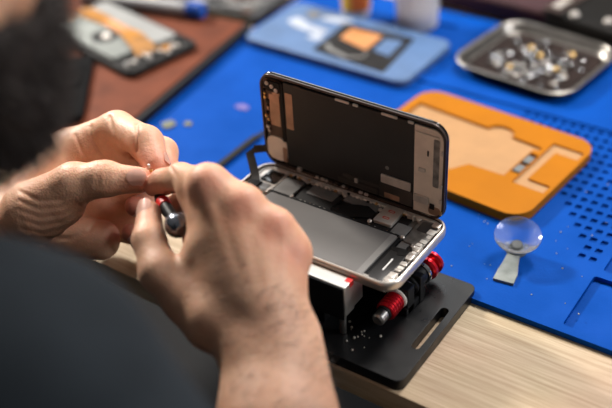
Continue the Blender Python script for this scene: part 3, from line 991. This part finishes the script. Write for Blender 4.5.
def np_mesh(name, V, Q, m, parent=None, relax=1):
    V = np.asarray(V, np.float64)
    for _ in range(relax):               # light Laplacian relax
        acc = np.zeros_like(V)
        num = np.zeros(len(V))
        for i in range(4):
            a, b = Q[:, i], Q[:, (i + 1) % 4]
            np.add.at(acc, a, V[b])
            np.add.at(acc, b, V[a])
            np.add.at(num, a, 1)
            np.add.at(num, b, 1)
        ok = num > 0
        V[ok] = V[ok] * .5 + .5 * acc[ok] / num[ok][:, None]
    me = bpy.data.meshes.new(name)
    me.vertices.add(len(V))
    me.vertices.foreach_set('co', (V * S).astype(np.float32).ravel())
    me.loops.add(Q.size)
    me.loops.foreach_set('vertex_index', Q.astype(np.int32).ravel())
    me.polygons.add(len(Q))
    me.polygons.foreach_set('loop_start', np.arange(0, Q.size, 4, dtype=np.int32))
    me.polygons.foreach_set('use_smooth', np.ones(len(Q), bool))
    me.update(calc_edges=True)
    me.validate()
    me.materials.append(M[m])
    o = bpy.data.objects.new(name, me)
    link(o, parent)
    return o, V


def spaced(lo, hi, flo, fhi, coarse, fine):
    a = list(np.arange(lo, flo - coarse * .5, coarse))
    b = list(np.arange(flo, fhi + fine * .5, fine))
    c = list(np.arange(fhi + coarse, hi + coarse, coarse))
    return np.array(a + b + c, np.float32)


VA = np.array((0.82806, 0.55837, -0.050343), np.float32)      # rough viewing axes, used only to lay creases on the skin
VB = np.array((-0.29461, 0.50978, 0.80829), np.float32)
VC = np.array((-0.47699, 0.65448, -0.58663), np.float32)

per = bpy.data.objects.new('person', None)
link(per)
per.location = Vector((-70, -400, -300)) * S
tag(per, 'bearded person in a charcoal T-shirt leaning over the bench, both hands on a tiny part', 'person')
PO = Vector((-70, -400, -300))
def pchild(o):
    o.parent = per
    o.location = -PO * S
    return o

FD = 0.8
body = Field(spaced(-440, 240, -188, 66, 6, FD), spaced(-560, -1, -170, -12, 6, FD), spaced(-420, 520, 36, 146, 6, FD))

# --- right hand (holds the driver)
RW = (55.0, -128.7, 52.8)
R_MCP = [(-22.6, -81.8, 123.9), (0.3, -79.1, 115.1), (19.3, -75.5, 103.7), (30.9, -75.2, 87.8)]
RE = np.array((164.8, -330.5, -21.2), float)
rh = body.blank()
for p, r in zip(R_MCP, (11.0, 11.0, 10.5, 9.5)):
    rh.cap(RW, p, 17, r, 9)
rh.cap(R_MCP[0], R_MCP[3], 9, 9, 8)
rh.cap((35.0, -114.6, 61.0), (12.3, -80.0, 87.4), 15, 15, 8)
rh.cap((52.9, -110.1, 58.2), (82.1, -144.5, 40.4), 17, 21, 12, flat=(VC, .85))
rh.cap((33.8, -123.0, 59.4), (60.2, -159.3, 41.7), 16, 21, 12, flat=(VC, .85))
rh.cap((49.5, -125.8, 53.7), (71.2, -151.9, 41.0), 19, 24, 12)
rh.cap((70.3, -150.9, 39.5), RE, 25, 40, 14)
rh.cap((-14.7, -85.2, 106.9), (-16.2, -108.7, 81.9), 13.5, 12, 9)     # web of the thumb
rh.cap((-38.6, -77.8, 110.7), (-24.1, -85.3, 104.2), 11, 12, 8)
rh.cap((-28.4, -89.0, 86.6), (-25.6, -69.0, 96.2), 11, 11, 8)
rh.cap((-12.3, -79.2, 115.0), (23.7, -72.6, 93.1), 12, 12, 9)   # fills the valleys between the knuckles
R_F = [[R_MCP[0], (-54.8, -70.7, 111.3), (-73.5, -69.2, 100.9), (-79.4, -71.1, 96.8)],
       [R_MCP[1], (-46.1, -58.8, 86.9), (-67.0, -56.9, 80.5), (-78.0, -60.7, 73.2)],
       [R_MCP[2], (-6.7, -65.7, 77.8), (-14.5, -78.3, 77.0), (-16.3, -88.9, 83.6)],
       [R_MCP[3], (12.3, -69.9, 67.9), (8.2, -80.9, 69.2), (6.8, -90.2, 76.9)]]
rad = [(10.6, 9.2, 8.2, 6.8), (10.6, 9.6, 8.4, 7.2), (10, 9, 8, 7), (9, 8, 7, 6)]
def finger(f, pts, r, kk=3.5, flat=None):
    for i in range(3):
        f.cap(pts[i], pts[i + 1], r[i], r[i + 1], kk if i else 0.0, flat=flat if i == 2 else None)
fing = body.blank()
for p, r in zip(R_F, rad):
    one = body.blank()
    finger(one, p, r)
    fing.F = smin(fing.F, one.F, .6)
    del one
# knuckle heads
for p, r in zip(R_MCP, (11, 11.2, 10.4, 9.4)):
    rh.cap(np.array(p) - VC * .6, np.array(p) - VC * .6, r - 1.0, r - 1.0, 9)
rh.F = smin(rh.F, fing.F, 4)
R_T = [(5.4, -124.1, 60.8), (-33.3, -121.9, 81.1), (-51.6, -109.2, 89.6), (-64.9, -93.0, 94.7)]
th = body.blank()
for i, (ra, rb) in enumerate(((17, 12.5), (12.2, 9.8), (10, 7.6))):
    th.cap(R_T[i], R_T[i + 1], ra, rb, 4)
rh.F = smin(rh.F, th.F, 5)
rh.cap((13.3, -104.0, 81.9), (-14.4, -122.8, 68.1), 14, 11, 9)
rh.cap((17.3, -114.1, 75.9), (-7.9, -99.5, 95.7), 15, 13, 9)
rh.cap((36.4, -128.8, 57.6), (9.2, -125.2, 66.7), 17, 16, 9)
# tendons and creases
for p in R_MCP:
    rh.groove([np.array(p) - VC * 9 + VA * 1.5, (np.array(p) * .55 + np.array(RW) * .45) - VC * 14 + VA * 1.5], 3.6, .35, VA, VB, VC, 16)
rh.groove([(-60.1, -71.9, 117.7), (-52.0, -75.9, 116.9), (-49.4, -77.5, 109.7)], 1.2, .5, VA, VB, VC, 12)

# --- left hand (pinches a small part)
LW = (-187.7, -128.7, 52.4)
L_MCP = [(-178.4, -55.5, 82.2), (-175.0, -50.3, 61.4), (-171.7, -50.5, 41.4), (-164.2, -56.0, 25.7)]
LE = np.array((-360, -290, 5), float)
lh = body.blank()
for p, r in zip(L_MCP, (14.5, 14, 13.5, 12.5)):
    lh.cap(LW, p, 18, r, 9)
lh.cap(L_MCP[0], L_MCP[3], 12, 11, 8)
lh.cap(LW, LE, 25, 40, 12)
lh.cap((-183.0, -113.0, 52.4), (-137.5, -75.9, 33.0), 17, 14.5, 9)       # heel of the hand
lh.cap((-177.9, -96.9, 66.3), (-170.0, -54.9, 86.3), 16, 14, 9)
L_F = [[L_MCP[0], (-142.5, -36.7, 101.3), (-108.8, -43.8, 105.2), (-91.5, -54.6, 99.5)],
       [L_MCP[1], (-138.2, -23.3, 85.4), (-110.4, -27.9, 88.4), (-92.3, -44.3, 86.0)],
       [L_MCP[2], (-129.2, -28.6, 48.3), (-113.1, -45.9, 53.5), (-111.7, -61.1, 62.7)],
       [L_MCP[3], (-122.2, -46.5, 22.7), (-110.6, -59.7, 32.6), (-112.2, -68.8, 44.3)]]
lh.cap((-158.7, -52.3, 86.8), (-136.9, -40.7, 88.9), 13, 11.5, 8)
lh.cap((-147.5, -50.7, 76.1), (-122.1, -38.6, 79.2), 11.5, 9.5, 7)
lh.cap((-159.0, -51.5, 40.2), (-139.9, -34.6, 26.5), 14, 13, 8)
lrad = [(14.5, 12.8, 11.4, 9.2), (13, 11, 9.8, 8.0), (12, 10, 8.8, 7.0), (10.5, 8.8, 8.0, 6.6)]
fing = body.blank()
for p, r in zip(L_F, lrad):
    one = body.blank()
    finger(one, p, r, 4.5)
    fing.F = smin(fing.F, one.F, .6)
    del one
lh.F = smin(lh.F, fing.F, 4)
L_T = [(-158.9, -111.3, 72.3), (-130.5, -92.8, 93.8), (-107.9, -83.1, 99.7), (-90.3, -73.7, 99.4)]
th = body.blank()
th.cap(L_T[0], L_T[1], 20, 14.0, 5)
th.cap(L_T[1], L_T[2], 13.4, 10.6, 5)
th.cap(L_T[2], L_T[3], 10.6, 8.6, 4, flat=(VC, .92))
th.cap((-113.7, -84.6, 99.4), (-111.5, -83.1, 99.3), 11.2, 11.2, 4)
th.cap((-152.9, -108.2, 70.9), (-139.6, -99.3, 76.7), 20, 15, 8)           # ball of the thumb
lh.F = smin(lh.F, th.F, 5)
# creases on the folded finger, the thumb joint and the ball of the thumb
mix = lambda p, q, t: tuple(a + (b - a) * t for a, b in zip(p, q))
G = lambda pts, w, a, r=14: lh.groove(pts, w, a, VA, VB, VC, r)
G([(-156.2, -46.5, 104.9), (-149.7, -52.5, 99.7), (-143.3, -54.1, 92.7), (-136.4, -55.3, 89.1)], 1.4, 1.0, 22)
G([(-143.9, -39.5, 112.9), (-135.8, -44.5, 107.6), (-126.8, -49.7, 101.2), (-117.8, -52.5, 97.6)], 1.4, 1.1, 22)
G([(-116.7, -41.6, 115.8), (-110.7, -47.3, 111.3), (-106.2, -54.4, 106.5)], 1.2, 1.2, 16)
G([(-166.5, -51.7, 97.2), (-158.8, -55.4, 90.2), (-150.2, -59.6, 85.4)], 1.2, .7, 18)
for k in range(5):
    t = k / 4
    G([mix((-113.3, -86.8, 110.2), (-106.4, -82.2, 109.8), t), mix((-108.2, -91.4, 106.1), (-101.3, -86.7, 105.7), t), mix((-108.6, -93.7, 98.8), (-101.7, -89.0, 98.4), t)], .9, .34 + .12 * (k % 2), 9)
for k in range(7):
    t = k / 6
    G([mix((-162.2, -108.0, 85.5), (-151.6, -122.5, 53.8), t), mix((-144.9, -108.4, 84.6), (-139.2, -119.8, 53.6), t), mix((-134.5, -98.9, 83.3), (-130.1, -110.4, 56.7), t), mix((-128.0, -84.9, 83.4), (-129.4, -100.9, 59.9), t)], 1.5, .75, 20)
G([(-151.3, -113.8, 56.6), (-134.7, -106.4, 54.7), (-130.2, -93.8, 54.8), (-131.1, -78.0, 59.6)], 1.6, 1.2, 22)
G([(-157.2, -112.0, 49.6), (-149.3, -113.4, 45.1), (-145.3, -110.9, 34.4)], 1.5, 1.2, 22)

hands = rh
hands.F = smin(rh.F, lh.F, .2)
body.F = hands.F
del rh, lh, th, fing, hands

# --- arms, torso, neck, head
SR = np.array((52.4, -301.1, 166.0), float)
SL = np.array((-292, -300, 178), float)
body.cap(SR, RE, 48, 40, 10)
body.cap(SL, LE, 48, 40, 10)
body.cap(SR, SL, 50, 50, 20)
body.cap((-110, -350, 100), (-90, -430, -250), 118, 118, 30, flat=((0, 1, 0), .72))
hf = np.array((0.10, 0.98, -0.10)); hf /= np.linalg.norm(hf)
hr = np.cross(hf, (0, 0, 1.0)); hr /= np.linalg.norm(hr)
hu = np.cross(hr, hf)
chin = np.array((-54.0, -177.9, 223.0))
HC = chin - hf * 76 + hu * 104
hp = lambda r, f, u: HC + hr * r + hf * f + hu * u
AXS = (hr, hf, hu)
body.cap(hp(0, -30, -60), (-110, -335, 175), 52, 60, 20)
body.ell(hp(0, -10, 28), AXS, (76, 97, 88), 10)
body.ell(hp(0, 20, -38), AXS, (58, 70, 76), 22)
body.cap(hp(-30, 45, -82), hp(0, 62, -96), 16, 15, 14)
body.cap(hp(30, 45, -82), hp(0, 62, -96), 16, 15, 14)
body.cap(hp(0, 84, 14), hp(0, 100, -22), 6, 9, 8)
for s in (-1, 1):
    body.cap(hp(9 * s, 92, -24), hp(9 * s, 92, -24), 6, 6, 5)
    body.ell(hp(30 * s, 90, 10), AXS, (15, 12, 10), 6, neg=True)
    body.cap(hp(12 * s, 86, 26), hp(42 * s, 76, 28), 7, 6, 8)
    body.ell(hp(38 * s, 64, -18), AXS, (18, 14, 14), 12)
    body.ell(hp(75 * s, -6, -4), AXS, (6, 18, 30), 4)
    body.ell(hp(80 * s, -2, 0), AXS, (5, 9, 16), 3, neg=True)
V, Q = body.mesh()
bo_, V = np_mesh('body', V, Q, 'skin', None, relax=1)
pchild(bo_)
# blood flush: finger tips, knuckles, nose and ears are redder
fl_ = np.zeros(len(V), np.float32)
def flush(p, r, a):
    d2 = ((V - np.array(p)) ** 2).sum(1)
    np.maximum(fl_, a * np.exp(-d2 / (r * r)), out=fl_)
for fs in (R_F, L_F):
    for f in fs:
        flush(f[3], 13, .75)
        flush(f[2], 9, .35)
flush(L_F[2][3], 14, 1.0)
flush(L_F[3][3], 13, 1.0)
flush(R_T[3], 11, .55)
flush(L_T[3], 11, .5)
for p in R_MCP:
    flush(np.array(p) - VC * 10, 11, .6)
flush(hp(0, 104, -20), 16, .5)
at = bo_.data.attributes.new('flush', 'FLOAT', 'POINT')
at.data.foreach_set('value', fl_)
# browner hand back and forearms; shade on thumb and thumb ball painted in too
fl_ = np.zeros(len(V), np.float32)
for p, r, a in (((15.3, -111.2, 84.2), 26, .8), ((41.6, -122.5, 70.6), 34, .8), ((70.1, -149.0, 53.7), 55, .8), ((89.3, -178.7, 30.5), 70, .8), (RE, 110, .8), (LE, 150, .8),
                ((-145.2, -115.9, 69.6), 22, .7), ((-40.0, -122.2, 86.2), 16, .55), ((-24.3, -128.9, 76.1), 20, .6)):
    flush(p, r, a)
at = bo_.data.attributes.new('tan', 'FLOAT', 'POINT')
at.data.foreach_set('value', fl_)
hair_at = np.nonzero((fl_ > .45) & ((V - np.array((47.8, -131.6, 65.7))) @ VC < 12) & (V[:, 0] > -40) & (V[:, 1] > -260))[0]
gn = np.zeros((len(V), 3))
for a, b, c in ((0, 1, 2), (0, 2, 3)):
    fn = np.cross(V[Q[:, b]] - V[Q[:, a]], V[Q[:, c]] - V[Q[:, a]])
    for k in (a, b, c):
        np.add.at(gn, Q[:, k], fn)
gn /= np.linalg.norm(gn, axis=1)[:, None] + 1e-9
ARM = (V[hair_at].copy(), gn[hair_at].copy())
del body

# --- nails
def nail(tip, prev, out, w, l, lift, name='fingernail'):
    tip, prev, out = (np.array(q, float) for q in (tip, prev, out))
    d = tip - prev
    d /= np.linalg.norm(d)
    out = out - d * (out @ d)
    out /= np.linalg.norm(out)
    sd = np.cross(d, out)
    b = bmesh.new()
    rows = []
    N1, N2 = 7, 6
    for i in range(N1):
        s = -1 + 2 * i / (N1 - 1)
        row = []
        for j in range(N2):
            t = j / (N2 - 1)
            end = l * (1 - .22 * s * s)
            st_ = .30 * l * s * s
            a = s * w / 2 / lift * 1.02
            p = tip + d * (-l * .42 + st_ + (end - st_) * t) + sd * lift * math.sin(a) + out * (lift * math.cos(a) + .15 - .9 * t * t)
            row.append(b.verts.new(p))
        rows.append(row)
    for i in range(N1 - 1):
        for j in range(N2 - 1):
            b.faces.new((rows[i][j], rows[i + 1][j], rows[i + 1][j + 1], rows[i][j + 1]))
    bmesh.ops.solidify(b, geom=b.faces[:], thickness=.7)
    pchild(obj(name, b, 'nail', None, smooth=60))
CAMP = np.array((311.21, -442.55, 459.17))
toc = lambda p: (CAMP - np.array(p)) / np.linalg.norm(CAMP - np.array(p))
nail(L_T[3], L_T[2], toc(L_T[3]) + VB * .25 , 12, 12.5, 8.9)
nail(R_T[3], R_T[2], toc(R_T[3]) - VA * .55, 12, 12, 7.9)
for f, r in zip(L_F, lrad):
    nail(f[3], f[2], np.array(f[3]) - np.array(f[1]) + VC * 12, r[3] * 1.45, r[3] * 1.4, r[3] + .3)
for f, r in zip(R_F, rad):
    nail(f[3], f[2], np.array(f[2]) - (np.array(f[1]) + np.array(f[3])) / 2, r[3] * 1.45, r[3] * 1.4, r[3] + .3)
for s in (-1, 1):
    b = bmesh.new()
    bmesh.ops.create_uvsphere(b, u_segments=20, v_segments=12, radius=12, matrix=Matrix.Translation(hp(30 * s, 74, 10)))
    pchild(obj('eyeball', b, 'eye'))
b = bmesh.new()
bmesh.ops.create_uvsphere(b, u_segments=20, v_segments=10, radius=1, matrix=Matrix.Translation(hp(0, 84, -56)) @ Matrix(((*hr, 0), (*hf, 0), (*hu, 0), (0, 0, 0, 1))).transposed() @ Matrix.Diagonal((22, 9, 7, 1)))
pchild(obj('lips', b, 'lip'))

# --- T-shirt
sh = Field(np.arange(-420, 260, 4.0), np.arange(-580, -180, 4.0), np.arange(-330, 330, 4.0))
sh.cap((-110, -352, 100), (-90, -432, -255), 130, 132, 30, flat=((0, 1, 0), .74))
sh.cap(SR, SL, 60, 60, 26)
r_sl = SR + (RE - SR) * .84
l_sl = SL + (LE - SL) * .78
sh.cap(SR, r_sl, 75, 97, 16)
sh.cap(SL, l_sl, 62, 60, 16)
X3, Y3, Z3 = sh.ax[0][:, None, None], sh.ax[1][None, :, None], sh.ax[2][None, None, :]
sh.F += (1.6 * np.sin((X3 * .4 + Y3 * .9 + Z3 * .55) / 13 + 1.4 * np.sin(X3 / 33)) + 1.2 * np.sin((Z3 - X3 * .5) / 19 + np.sin(Y3 / 21))).astype(np.float32)
# openings: sleeve ends, neck, lower hem
for a_, d_, r_ in ((r_sl, RE - SR, 48), (l_sl, LE - SL, 48)):
    d_ = d_ / np.linalg.norm(d_)
    cut = ((X3 - a_[0]) * d_[0] + (Y3 - a_[1]) * d_[1] + (Z3 - a_[2]) * d_[2]) - 14
    near = np.sqrt((X3 - a_[0]) ** 2 + (Y3 - a_[1]) ** 2 + (Z3 - a_[2]) ** 2) - 110
    sh.F = np.maximum(sh.F, -np.maximum(-cut, near)).astype(np.float32)
    sh.cap(a_ - d_ * 14, a_ + d_ * 40, r_, r_, 2, neg=True)
sh.cap((-110, -333, 205), hp(0, -30, -60), 66, 70, 6, neg=True)
sh.F = np.maximum(sh.F, -(Z3 + 300)).astype(np.float32)
V, Q = sh.mesh()
so, _ = np_mesh('t_shirt', V, Q, 'shirt', None, relax=2)
pchild(so)
hem = r_sl

# --- beard and hair: base shell plus strands
def strands(V, Nn, n, ln, seed, droop, w=.5):
    g = np.random.default_rng(seed)
    pick = g.integers(0, len(V), n)
    p = V[pick] + g.normal(0, .8, (n, 3))
    d = Nn[pick] * .75 + g.normal(0, .35, (n, 3)) + np.array(droop)
    d /= np.linalg.norm(d, axis=1)[:, None]
    L_ = ln * (.5 + g.random(n))[:, None]
    sd = np.cross(d, g.normal(0, 1, (n, 3)))
    sd /= np.linalg.norm(sd, axis=1)[:, None]
    s2 = np.cross(d, sd)
    mid = p + d * L_ * .55
    tip = p + d * L_ + (np.array(droop) + g.normal(0, .25, (n, 3))) * L_ * .45
    vs = np.concatenate([p + sd * w, p - sd * w * .5 + s2 * w * .8, p - sd * w * .5 - s2 * w * .8,
                         mid + sd * w * .7, mid - sd * w * .35 + s2 * w * .6, mid - sd * w * .35 - s2 * w * .6, tip])
    i = np.arange(n)
    k = lambda a: i + a * n
    quads = np.concatenate([np.stack([k(a), k(b), k(b + 3), k(a + 3)], 1) for a, b in ((0, 1), (1, 2), (2, 0))])
    tris = np.concatenate([np.stack([k(a + 3), k(b + 3), k(6)], 1) for a, b in ((0, 1), (1, 2), (2, 0))])
    return vs, quads, tris

vs, qd, tr_ = strands(ARM[0], ARM[1] * .25, 1500, 5.5, 5, (.25, .75, -.1), .09)
me = bpy.data.meshes.new('arm_hair')
me.from_pydata((vs * S).tolist(), [], qd.tolist() + tr_.tolist())
me.materials.append(M['hair'])
pchild(link(bpy.data.objects.new('arm_hair', me)))

def hair_part(name, fld, n, ln, seed, droop, mask):
    V, Q = fld.mesh()
    gx = np.gradient(fld.F, fld.ax[0], fld.ax[1], fld.ax[2])
    ii = [np.clip(np.searchsorted(a, V[:, q]), 0, len(a) - 1) for q, a in enumerate(fld.ax)]
    N_ = np.stack([g_[ii[0], ii[1], ii[2]] for g_ in gx], 1)
    N_ /= np.linalg.norm(N_, axis=1)[:, None] + 1e-9
    vs, qd, tr_ = strands(V, N_, n, ln, seed, droop)
    verts = np.concatenate([V, vs]) * S
    faces = Q.tolist() + (qd + len(V)).tolist() + (tr_ + len(V)).tolist()
    me = bpy.data.meshes.new(name)
    me.from_pydata(verts.tolist(), [], faces)
    me.materials.append(M['hair'])
    for p_ in me.polygons:
        p_.use_smooth = True
    o = bpy.data.objects.new(name, me)
    link(o)
    pchild(o)

def head_grid():
    return Field(np.arange(HC[0] - 130, HC[0] + 130, 4.0), np.arange(HC[1] - 150, HC[1] + 150, 4.0), np.arange(HC[2] - 160, HC[2] + 150, 4.0))
bf = head_grid()
bf.ell(hp(0, 24, -54), AXS, (64, 69, 72), 10)
bf.cap(hp(0, 58, -94), hp(0, 64, -104), 24, 21, 16)
bf.cap(hp(0, 56, -100), hp(0, -5, -112), 24, 24, 14)
bf.cap(hp(-34, 42, -84), hp(0, 62, -98), 24, 22, 14)
bf.cap(hp(34, 42, -84), hp(0, 62, -98), 24, 22, 14)
HX, HY, HZ = bf.ax[0][:, None, None], bf.ax[1][None, :, None], bf.ax[2][None, None, :]
loc = lambda n: (HX - HC[0]) * n[0] + (HY - HC[1]) * n[1] + (HZ - HC[2]) * n[2]
LR, LF, LU = loc(hr), loc(hf), loc(hu)
bf.F = np.maximum(bf.F, LU + 50 - np.clip(LF - 50, 0, 20) * .6 - np.maximum(0, np.abs(LR) - 50) * 1.2).astype(np.float32)
bf.F = np.maximum(bf.F, -LF - 4).astype(np.float32)
hair_part('beard', bf, 9000, 9, 1, hf * .35 - hu * .55, None)
cf = head_grid()
cf.ell(hp(0, -14, 32), AXS, (82, 101, 94), 4)
cf.F = np.maximum(cf.F, LF * .75 - LU * .5 - 26).astype(np.float32)
cf.F = np.maximum(cf.F, -LU - 52).astype(np.float32)
hair_part('hair', cf, 5000, 14, 2, -hf * .5 - hu * .2, None)
for s in (-1, 1):
    b = bmesh.new()
    bmesh.ops.create_uvsphere(b, u_segments=14, v_segments=8, radius=1, matrix=Matrix.Translation(hp(29 * s, 88, 30)) @ Matrix(((*hr, 0), (*hf, 0), (*hu, 0), (0, 0, 0, 1))).transposed() @ Matrix.Diagonal((20, 6, 5, 1)))
    pchild(obj('eyebrow', b, 'hair'))

# ---------------------------------------------------------------- driver in the right hand, part in the left
a_, b_ = Vector((-39.6, -95.6, 96.7)), Vector((-99.2, -57.9, 90.1))
dr = thing('screwdriver', 'small screwdriver with a steel ball end and red collar, held in the right hand', 'screwdriver', tuple(a_))
def dvr(name, bm, m):
    return obj(name, bm, m, dr, mtx=Matrix.Translation(-a_))
L_ = (b_ - a_).length
at_ = lambda t: a_ + (b_ - a_) * t
mm = aim(a_, b_)
dvr('ball_end', lathe([(0, -8.2), (3.2, -7.9), (5.8, -6.2), (7.4, -3.2), (7.8, 0), (7.4, 2.8), (5.6, 5.4), (4.2, 6.4), (0, 6.6)], 28, mtx=mm), 'ball_steel')
dvr('handle', lathe([(0, 6), (3.6, 6), (4.0, 8), (4.0, L_ * .5), (3.2, L_ * .56), (0, L_ * .56)], 18, mtx=mm), 'black_plastic')
dvr('red_collar', lathe([(4.0, L_ * .34), (4.6, L_ * .35), (4.6, L_ * .45), (4.0, L_ * .46)], 20, mtx=mm), 'red_paint')
dvr('blade', lathe([(0, L_ * .55), (1.3, L_ * .55), (1.2, L_ * .93), (.7, L_), (0, L_)], 12, mtx=mm), 'steel')
hp_ = (-89.8, -62.7, 99.3)
sm = thing('brass_part', 'tiny brass part pinched between the left thumb and finger', 'part', hp_, 20)
obj('plate', box(-3, 3, -2, 2, -3, 3, bev=.6), 'gold', sm)
obj('pin', rod((0, 0, 3), (0, 0, 6), 1.0, .2, 12), 'tin', sm)

# ---------------------------------------------------------------- camera
cd = bpy.data.cameras.new('camera')
cam_o = bpy.data.objects.new('camera', cd)
link(cam_o)
cd.sensor_width = 36
cd.lens = 36 * 997.6 / 612
cd.clip_start = 0.02
cd.clip_end = 20
A_, B_, C_ = (Vector(q) for q in ((0.82806, 0.55837, -0.050343), (-0.29461, 0.50978, 0.80829), (-0.47699, 0.65448, -0.58663)))
mx = Matrix.Identity(4)
for i in range(3):
    mx[i][0], mx[i][1], mx[i][2] = A_[i], B_[i], -C_[i]
mx.translation = Vector((311.21, -442.55, 459.17)) * S
cam_o.matrix_world = mx
cd.dof.use_dof = True
cd.dof.focus_distance = 0.664
cd.dof.aperture_fstop = 3.1
scn.camera = cam_o

# ---------------------------------------------------------------- light
def area(name, loc, to, size, power, colr):
    l = bpy.data.lights.new(name, 'AREA')
    l.shape = 'DISK'
    l.size = size
    l.energy = power
    l.color = colr
    o = bpy.data.objects.new(name, l)
    link(o)
    o.location = loc
    o.rotation_euler = (Vector(to) - Vector(loc)).to_track_quat('-Z', 'Y').to_euler()
    return o
area('bench_lamp', (-1.42, 0.48, 0.98), (0.0, 0.0, 0.03), 0.20, 40, (1.0, .94, .86))
area('ceiling_lamp', (0.12, 0.72, 0.98), (0.0, 0.0, 0.0), 0.30, 13, (1.0, .95, .90))
area('far_window', (-1.25, 1.75, 1.55), (0.0, 0.0, 0.0), 1.1, 12, (.96, .98, 1.0))  # added large soft light for sheen; no window is known there
area('near_window', (1.15, 0.50, 0.80), (0.0, 0.0, 0.1), 0.5, 9.5, (.97, .98, 1.0))  # added fill from the right, an unseen light rather than a window
w = bpy.data.worlds.new('room_light')
scn.world = w
w.use_nodes = True
nt = w.node_tree
bg = nt.nodes['Background']
tc = nt.nodes.new('ShaderNodeTexCoord')
sx = nt.nodes.new('ShaderNodeSeparateXYZ')
nt.links.new(tc.outputs['Generated'], sx.inputs['Vector'])
cr = nt.nodes.new('ShaderNodeValToRGB')
cr.color_ramp.elements[0].position = 0.0
cr.color_ramp.elements[0].color = (.05, .045, .04, 1)
cr.color_ramp.elements[1].position = 1.0
cr.color_ramp.elements[1].color = (.42, .41, .40, 1)
mr = nt.nodes.new('ShaderNodeMapRange')
mr.inputs['From Min'].default_value = -1
nt.links.new(sx.outputs['Z'], mr.inputs['Value'])
nt.links.new(mr.outputs['Result'], cr.inputs['Fac'])
nt.links.new(cr.outputs['Color'], bg.inputs['Color'])
bg.inputs['Strength'].default_value = 0.40
scn.view_settings.view_transform = 'Standard'
scn.view_settings.look = 'None'
scn.view_settings.exposure = 0.12
scn.view_settings.gamma = 1.0
scn.view_settings.use_curve_mapping = False
scn.cycles.use_denoising = True
